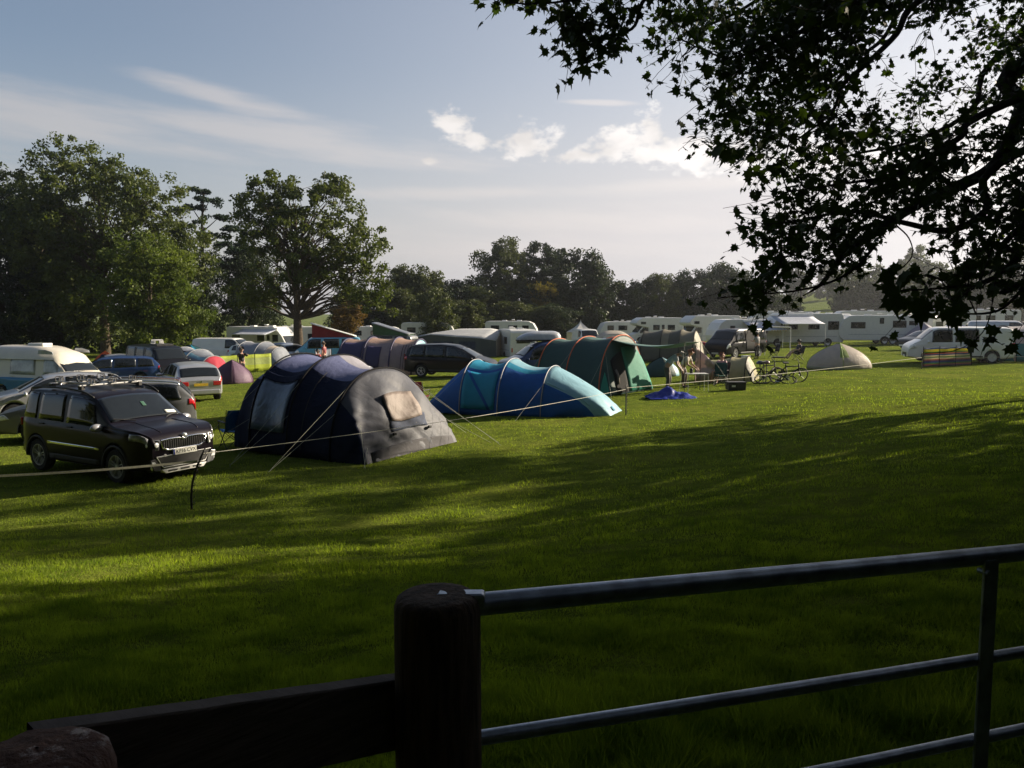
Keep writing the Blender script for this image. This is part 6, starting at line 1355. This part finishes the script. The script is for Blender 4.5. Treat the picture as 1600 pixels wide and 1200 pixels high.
# bicycles
def bike(label, loc, rz, seat_c, s=1.0, lean=.12, small=False):
    root = thing('bicycle', label, 'bicycle', loc, rz, 'bicycles standing on the grass by the cream tent'); root.rotation_euler = (lean, 0, rz); R_ = .33 if not small else .21
    wb = 1.02
    for x in (-wb/2, wb/2):
        b = MB(); b.tube([(x+R_*math.cos(a), 0, R_+R_*math.sin(a)) for a in np.linspace(0, 2*PI, 25)], .028, 5, False); w = b.build('wheel', TYRE, root, smooth=True)
        c = MB()
        for k in range(10): a = PI*k/10; c.tube([(x+R_*math.cos(a), 0, R_+R_*math.sin(a)), (x-R_*math.cos(a), 0, R_-R_*math.sin(a))], .002, 3)
        c.tube([(x, -.05, R_), (x, .05, R_)], .02, 6); c.build('spokes', ALLOY, w)
    fr = MB(); A, B_, C_, D_ = (-wb/2, 0, R_), (-.08, 0, .28), (-.22, 0, .74), (.34, 0, .76); E = (wb/2, 0, R_)
    for p, q in ((A, B_), (A, C_), (B_, C_), (C_, D_), (B_, (.37, 0, .66)), ((.33, 0, .86), (.40, 0, .58)), ((.40, .03, .58), (wb/2, .05, R_)), ((.40, -.03, .58), (wb/2, -.05, R_)), ((-.22, 0, .74), (-.26, 0, .90))): fr.tube([p, q], .026, 6)
    fr.build('frame', TRIM, root, smooth=True)
    b = MB(); b.box((-.27, 0, .92), (.25, .13, .05)); b.build('saddle', seat_c, root, bevel=.02)
    b = MB(); b.tube([(.36, -.28, .98), (.34, -.1, .95), (.33, 0, .92), (.34, .1, .95), (.36, .28, .98)], .013, 6); b.tube([(.33, 0, .84), (.33, 0, .93)], .013, 6); b.build('handlebar', TRIM, root)
    b = MB(); b.lathe([(0, -.008), (.09, -.006), (.09, .006), (0, .008)], (B_[0], -.05, B_[2]), 'y', 14); b.tube([(B_[0], -.07, .28), (B_[0]+.1, -.07, .16), (B_[0]+.1, -.14, .16)], .01, 5); b.tube([(B_[0], .07, .28), (B_[0]-.1, .07, .40), (B_[0]-.1, .14, .40)], .01, 5); b.build('crankset', ALLOY, root)
    return root
bike('dark bicycle leaning nearest the pale dome tent', D(1232, 34), .15, TRIM, lean=.35)
bike('dark bicycle lying low in the middle of the bicycles', D(1214, 33.5), 2.9, TRIM, lean=1.1)
hr = bike('dark bicycle on the left of the bicycles, under the two helmets', D(1197, 34.2), .4, TRIM, lean=.2)
for i, (px, c, lb) in enumerate([(1188, (.03, .04, .12), 'navy cycle helmet hung on the left handlebar'), (1198, (.12, .05, .06), 'dark red cycle helmet right of the navy helmet')]):
    p = D(px, 34.2); hst = thing('bike_stand', 'thin dark post holding the '+lb.split(' cycle')[0]+' helmet', 'post', p, 0)
    b = MB(); b.tube([(0, 0, 0), (.03, 0, .5), (0, 0, .82)], .02, 6); b.build('post', TRIM, hst); b = MB(); b.tube([(-.14, 0, .5), (.14, 0, .46)], .02, 5); b.tube([(-.12, 0, .01), (.12, 0, .01)], .02, 5); b.build('cross_bar', TRIM, hst)
    b = MB(); b.lathe([(.125, 0), (.13, .04), (.11, .10), (.06, .135), (0, .145)], n=16); hm = b.build('helmet', mat('helmet_%s' % 'ab'[i], c, rough=.3, coat=.5), None, smooth=True, solid=.012); hm.location = (p.x, p.y, p.z+.80); hm.scale = (1.15, .9, 1); tag(hm, lb, 'helmet')
    b = MB()
    for y in (-.06, 0, .06): b.tube([(-.1, y, .06), (0, y, .142), (.1, y, .06)], .008, 4)
    b.build('vents', DARKV, hm)
bb_ = thing('barbecue', 'low dark barbecue tray in front of the person with bare legs', 'barbecue', D(1216, 49.5), 0)
b = MB(); b.box((0, 0, .30), (.6, .35, .08)); b.build('tray', TRIM, bb_, bevel=.02)
for sx in (-1, 1):
    for sy in (-1, 1): b = MB(); b.tube([(sx*.25, sy*.14, .28), (sx*.27, sy*.16, 0)], .012, 4); b.build('leg', TRIM, bb_)
slab(thing('cool_box', 'white cool box on the grass below the man at the black van', 'cool box', D(1166, 51.5), .2), 'box', 0, 0, .18, .5, .35, .34, P_WHITE, .03)
# ------------------------------------------------------------------ fence line: plastic stakes with white tape
fg = 'black plastic fence stakes holding the white tape'
def stake(px, py, h, label, lean=0., bow=0.):
    p = G(px, py); root = thing('fence_stake', label, 'stake', p, 0, fg); b = MB()
    pts = [(lean*t+bow*math.sin(PI*t), 0, -.05+(h+.05)*t) for t in np.linspace(0, 1, 9)]
    b.tube(pts, [.020]*8+[.013], 6); b.build('shaft', TRIM, root, smooth=True)
    k = MB()
    for i in range(9):
        t = .10+.82*i/8; x = lean*t+bow*math.sin(PI*t); z = h*t; k.tube([(x+.010, 0, z-.012), (x+.046, 0, z-.002), (x+.054, 0, z+.020), (x+.038, 0, z+.032)], .006, 5)
    k.build('hooks', TRIM, root)
    return p, p+Vector((lean, 0, h))
s1, t1 = stake(300, 797, .98, 'leaning black hooked stake in front of the dark off-roader', .24, -.09)
s2, t2 = stake(978, 648, .90, 'black stake just right of the blue tent porch')
s3, t3 = stake(1440, 577, .86, 'black stake in front of the left end of the striped windbreak')
s0 = D(-260, 10.2); 
def tape(name, label, P, w, m, sag=.0, flat=True):
    b = MB(); Q = []
    for a, c in zip(P, P[1:]):
        for i in range(13): t = i/12; Q.append(Vector(a).lerp(Vector(c), t)-Vector((0, 0, sag*4*t*(1-t))))
    row = [[q+Vector((0, 0, w/2)), q-Vector((0, 0, w/2))] for q in Q]; b.grid(row); return tag(b.build(name, m, None, fix=False, solid=.0015), label, 'tape')
TAPE = mat('fence_tape', (.55, .54, .46), rough=.6, var=.15, scale=20)
tape('fence_tape', 'white fence tape running from the left edge to the leaning stake', [Vector((s0.x, s0.y, s0.z+.86)), s1+Vector((.12, 0, .78))], .034, TAPE, .06)
tape('fence_tape', 'thin fence cord from the leaning stake past the navy tent to the blue tent', [s1+Vector((.2, 0, .9)), s2+Vector((0, 0, .76))], .010, TAPE, .10)
tape('fence_tape', 'white fence tape stretching past the green tent to the stake by the windbreak', [s2+Vector((0, 0, .80)), s3+Vector((0, 0, .6)), D(1700, 40)+Vector((0, 0, .6))], .014, TAPE, .07)
# telegraph pole on the rise
tp = thing('utility_pole', 'thin bare pole standing in the green field on the rise', 'pole', D(1249, 170), 0); tp.location.z += 2.
b = MB(); b.tube([(0, 0, -2), (0, 0, 7.5)], .16, 6); b.build('pole', M_BARK_D, tp); b = MB(); b.box((0, 0, 7), (1.3, .1, .1)); b.build('cross_arm', M_BARK_D, tp)
# ------------------------------------------------------------------ gate and fence at the camera
_c = at(58, 1178, .98); LICH = _c.z-gz(_c.x, _c.y)+.1
WOODP = mat('weathered_post', (.075, .048, .032), rough=.9, var=.55, scale=14, bump=.008, bscale=18, dirt=.3, stretch=(4, 4, .45))
WOODL = WOODP.copy(); WOODL.name = 'lichened_post'; h_ = NG(WOODL.node_tree); bs_ = principled(WOODL.node_tree); old = bs_.inputs['Base Color'].links[0].from_socket
tc_ = h_.new('ShaderNodeTexCoord').outputs['Object']; sz_ = h_.new('ShaderNodeSeparateXYZ'); h_.l.new(tc_, sz_.inputs[0])
pm_ = h_.m('MULTIPLY', h_.ramp(h_.noise(tc_, 16, 6, .7), .52, .60), h_.ramp(sz_.outputs[2], LICH-.02, LICH))
h_.put(bs_.inputs['Base Color'], h_.mix(pm_, h_.mix(.35, old, (.16, .05, .03, 1)), (.34, .29, .27, 1)))
WOODR = mat('grey_rail', (.085, .068, .058), rough=.9, var=.35, scale=10, bump=.005, bscale=22, stretch=(.5, .5, 6))
MOSS = mat('lichen', (.20, .18, .16), rough=.95, var=.6, scale=30, bump=.01, bscale=40)
GALV = mat('galvanised_steel', (.30, .34, .40), rough=.36, metal=.8, var=.3, scale=14, bump=.0005, bscale=90, dirt=.12)
dp = 1.48; c0 = at(683, 930, dp); gzp = gz(c0.x, c0.y)
po = thing('gate_post', 'thick round wooden gate post with a domed weathered top', 'post', (c0.x, c0.y, gzp-.1), 0)
hgt = c0.z-gzp+.1; b = MB(); P = []
for i, (rr, z) in enumerate([(.084, 0), (.083, hgt*.3), (.081, hgt*.6), (.080, hgt-.05), (.0795, hgt-.02), (.075, hgt-.006), (.066, hgt+.001), (.045, hgt+.004), (.02, hgt+.003), (.002, hgt+.002)]):
    P.append([(rr*(1+.018*noise.noise(Vector((math.cos(a)*2.2, math.sin(a)*2.2, z*.8))))*math.cos(a), rr*(1+.018*noise.noise(Vector((math.cos(a)*2.2, math.sin(a)*2.2, z*.8))))*math.sin(a), z) for a in np.linspace(0, 2*PI, 41)[:-1]])
b.grid(P, True); b.build('post', WOODP, po, smooth=True, sharp=60)
c1 = at(58, 1178, .98); g1_ = gz(c1.x, c1.y); h1 = c1.z-g1_+.1
p1 = thing('fence_post', 'short wooden fence post with a lichen patch in the bottom left corner', 'post', (c1.x, c1.y, g1_-.1), 0)
b = MB(); P = []
for rr, z in [(.092, 0), (.090, h1*.5), (.086, h1-.03), (.080, h1-.010), (.066, h1), (.045, h1+.004), (.02, h1+.008), (.002, h1+.008)]:
    P.append([(rr*math.cos(a)*(1+.05*noise.noise(Vector((math.cos(a)*2, math.sin(a)*2, 3)))), rr*math.sin(a), z+.006*noise.noise(Vector((math.cos(a)*rr*30, math.sin(a)*rr*30, 1)))) for a in np.linspace(0, 2*PI, 37)[:-1]])
b.grid(P, True); b.build('post', WOODL, p1, smooth=True, sharp=60)
# wooden rail between the posts
ra, rb_ = at(150, 1122, 1.12), at(618, 1057, 1.52)
L = rb_-ra; rl = thing('fence_rail', 'grey wooden fence rail between the two posts', 'rail', ra, 0); dh = Vector((L.x, L.y, 0)).normalized(); nn = Vector((-dh.y, dh.x, 0))
b = MB(); P = []
for i in range(15):
    t = -.15+1.2*i/14; q = L*t; w = .0015*noise.noise(Vector((t*9, 0, 2)))
    P.append([q-nn*.02+Vector((0, 0, -.135)), q-nn*.02+Vector((0, 0, -.003+w)), q-nn*.017+Vector((0, 0, w)), q+nn*.017+Vector((0, 0, w)), q+nn*.02+Vector((0, 0, -.003+w)), q+nn*.02+Vector((0, 0, -.135))])
b.grid(P, True); b.build('board', WOODR, rl)
# galvanised gate
gt_ = thing('field_gate', 'galvanised tubular steel gate hung on the thick round post', 'gate', at(742, 945, 1.50), 0)
GO = Vector(gt_.location)
def gpt(px, py, d): return at(px, py, d)-GO
top0, top1 = at(736, 945, 1.50), at(1600, 862, 2.02)
# the gate's plane is vertical through its two ends; rails run parallel
dirn = (top1-top0); dirn.z = 0; Lg = dirn.length; dirn.normalize()
slope = (top1.z-top0.z)/Lg
def gp_(s, dz): return Vector((top0.x+dirn.x*s, top0.y+dirn.y*s, top0.z+slope*s+dz))-GO
GL = 3.3
for i, (dz, r_) in enumerate([(0, .0215), (-.262, .0145), (-.47, .0145), (-.64, .0145), (-.79, .0145), (-.93, .0145)]):
    b = MB(); b.tube([gp_(-.05, dz), gp_(1.0, dz-.002), gp_(2.1, dz), gp_(GL, dz)], r_, 14); b.build('rail', GALV, gt_, smooth=True, sharp=60)
su = 0
for k in range(60):
    s_ = .3+k*.03; q = gp_(s_, 0)+GO; v = q-Vector((0, 0, CH)); fw = v.y*CP-v.z*SP; pxx = 800+FPX*v.x/fw
    if pxx > 1526: su = s_; break
b = MB(); q = gp_(su, 0); nrm = Vector((-dirn.y, dirn.x, 0)); b.box((q.x, q.y, q.z-.47), (.046, .008, .93), Matrix.Rotation(math.atan2(dirn.y, dirn.x), 3, 'Z')); o = b.build('upright', GALV, gt_, bevel=.002)
for v in o.data.vertices: v.co += nrm*(-.019)
for s_, r_ in ((-.05, .021), (GL, .021)):
    b = MB(); b.tube([gp_(s_, .0), gp_(s_, -.94)], r_, 12); b.build('end_stile', GALV, gt_, smooth=True, sharp=60)
b = MB(); b.box(gp_(-.02, .012), (.09, .035, .03)); b.build('hinge', GALV, gt_, bevel=.006)
b = MB(); q = gp_(su-.016, -.035); b.tube([q+nrm*-.03, q+nrm*.0], .007, 8); b.build('bolt', GALV, gt_)
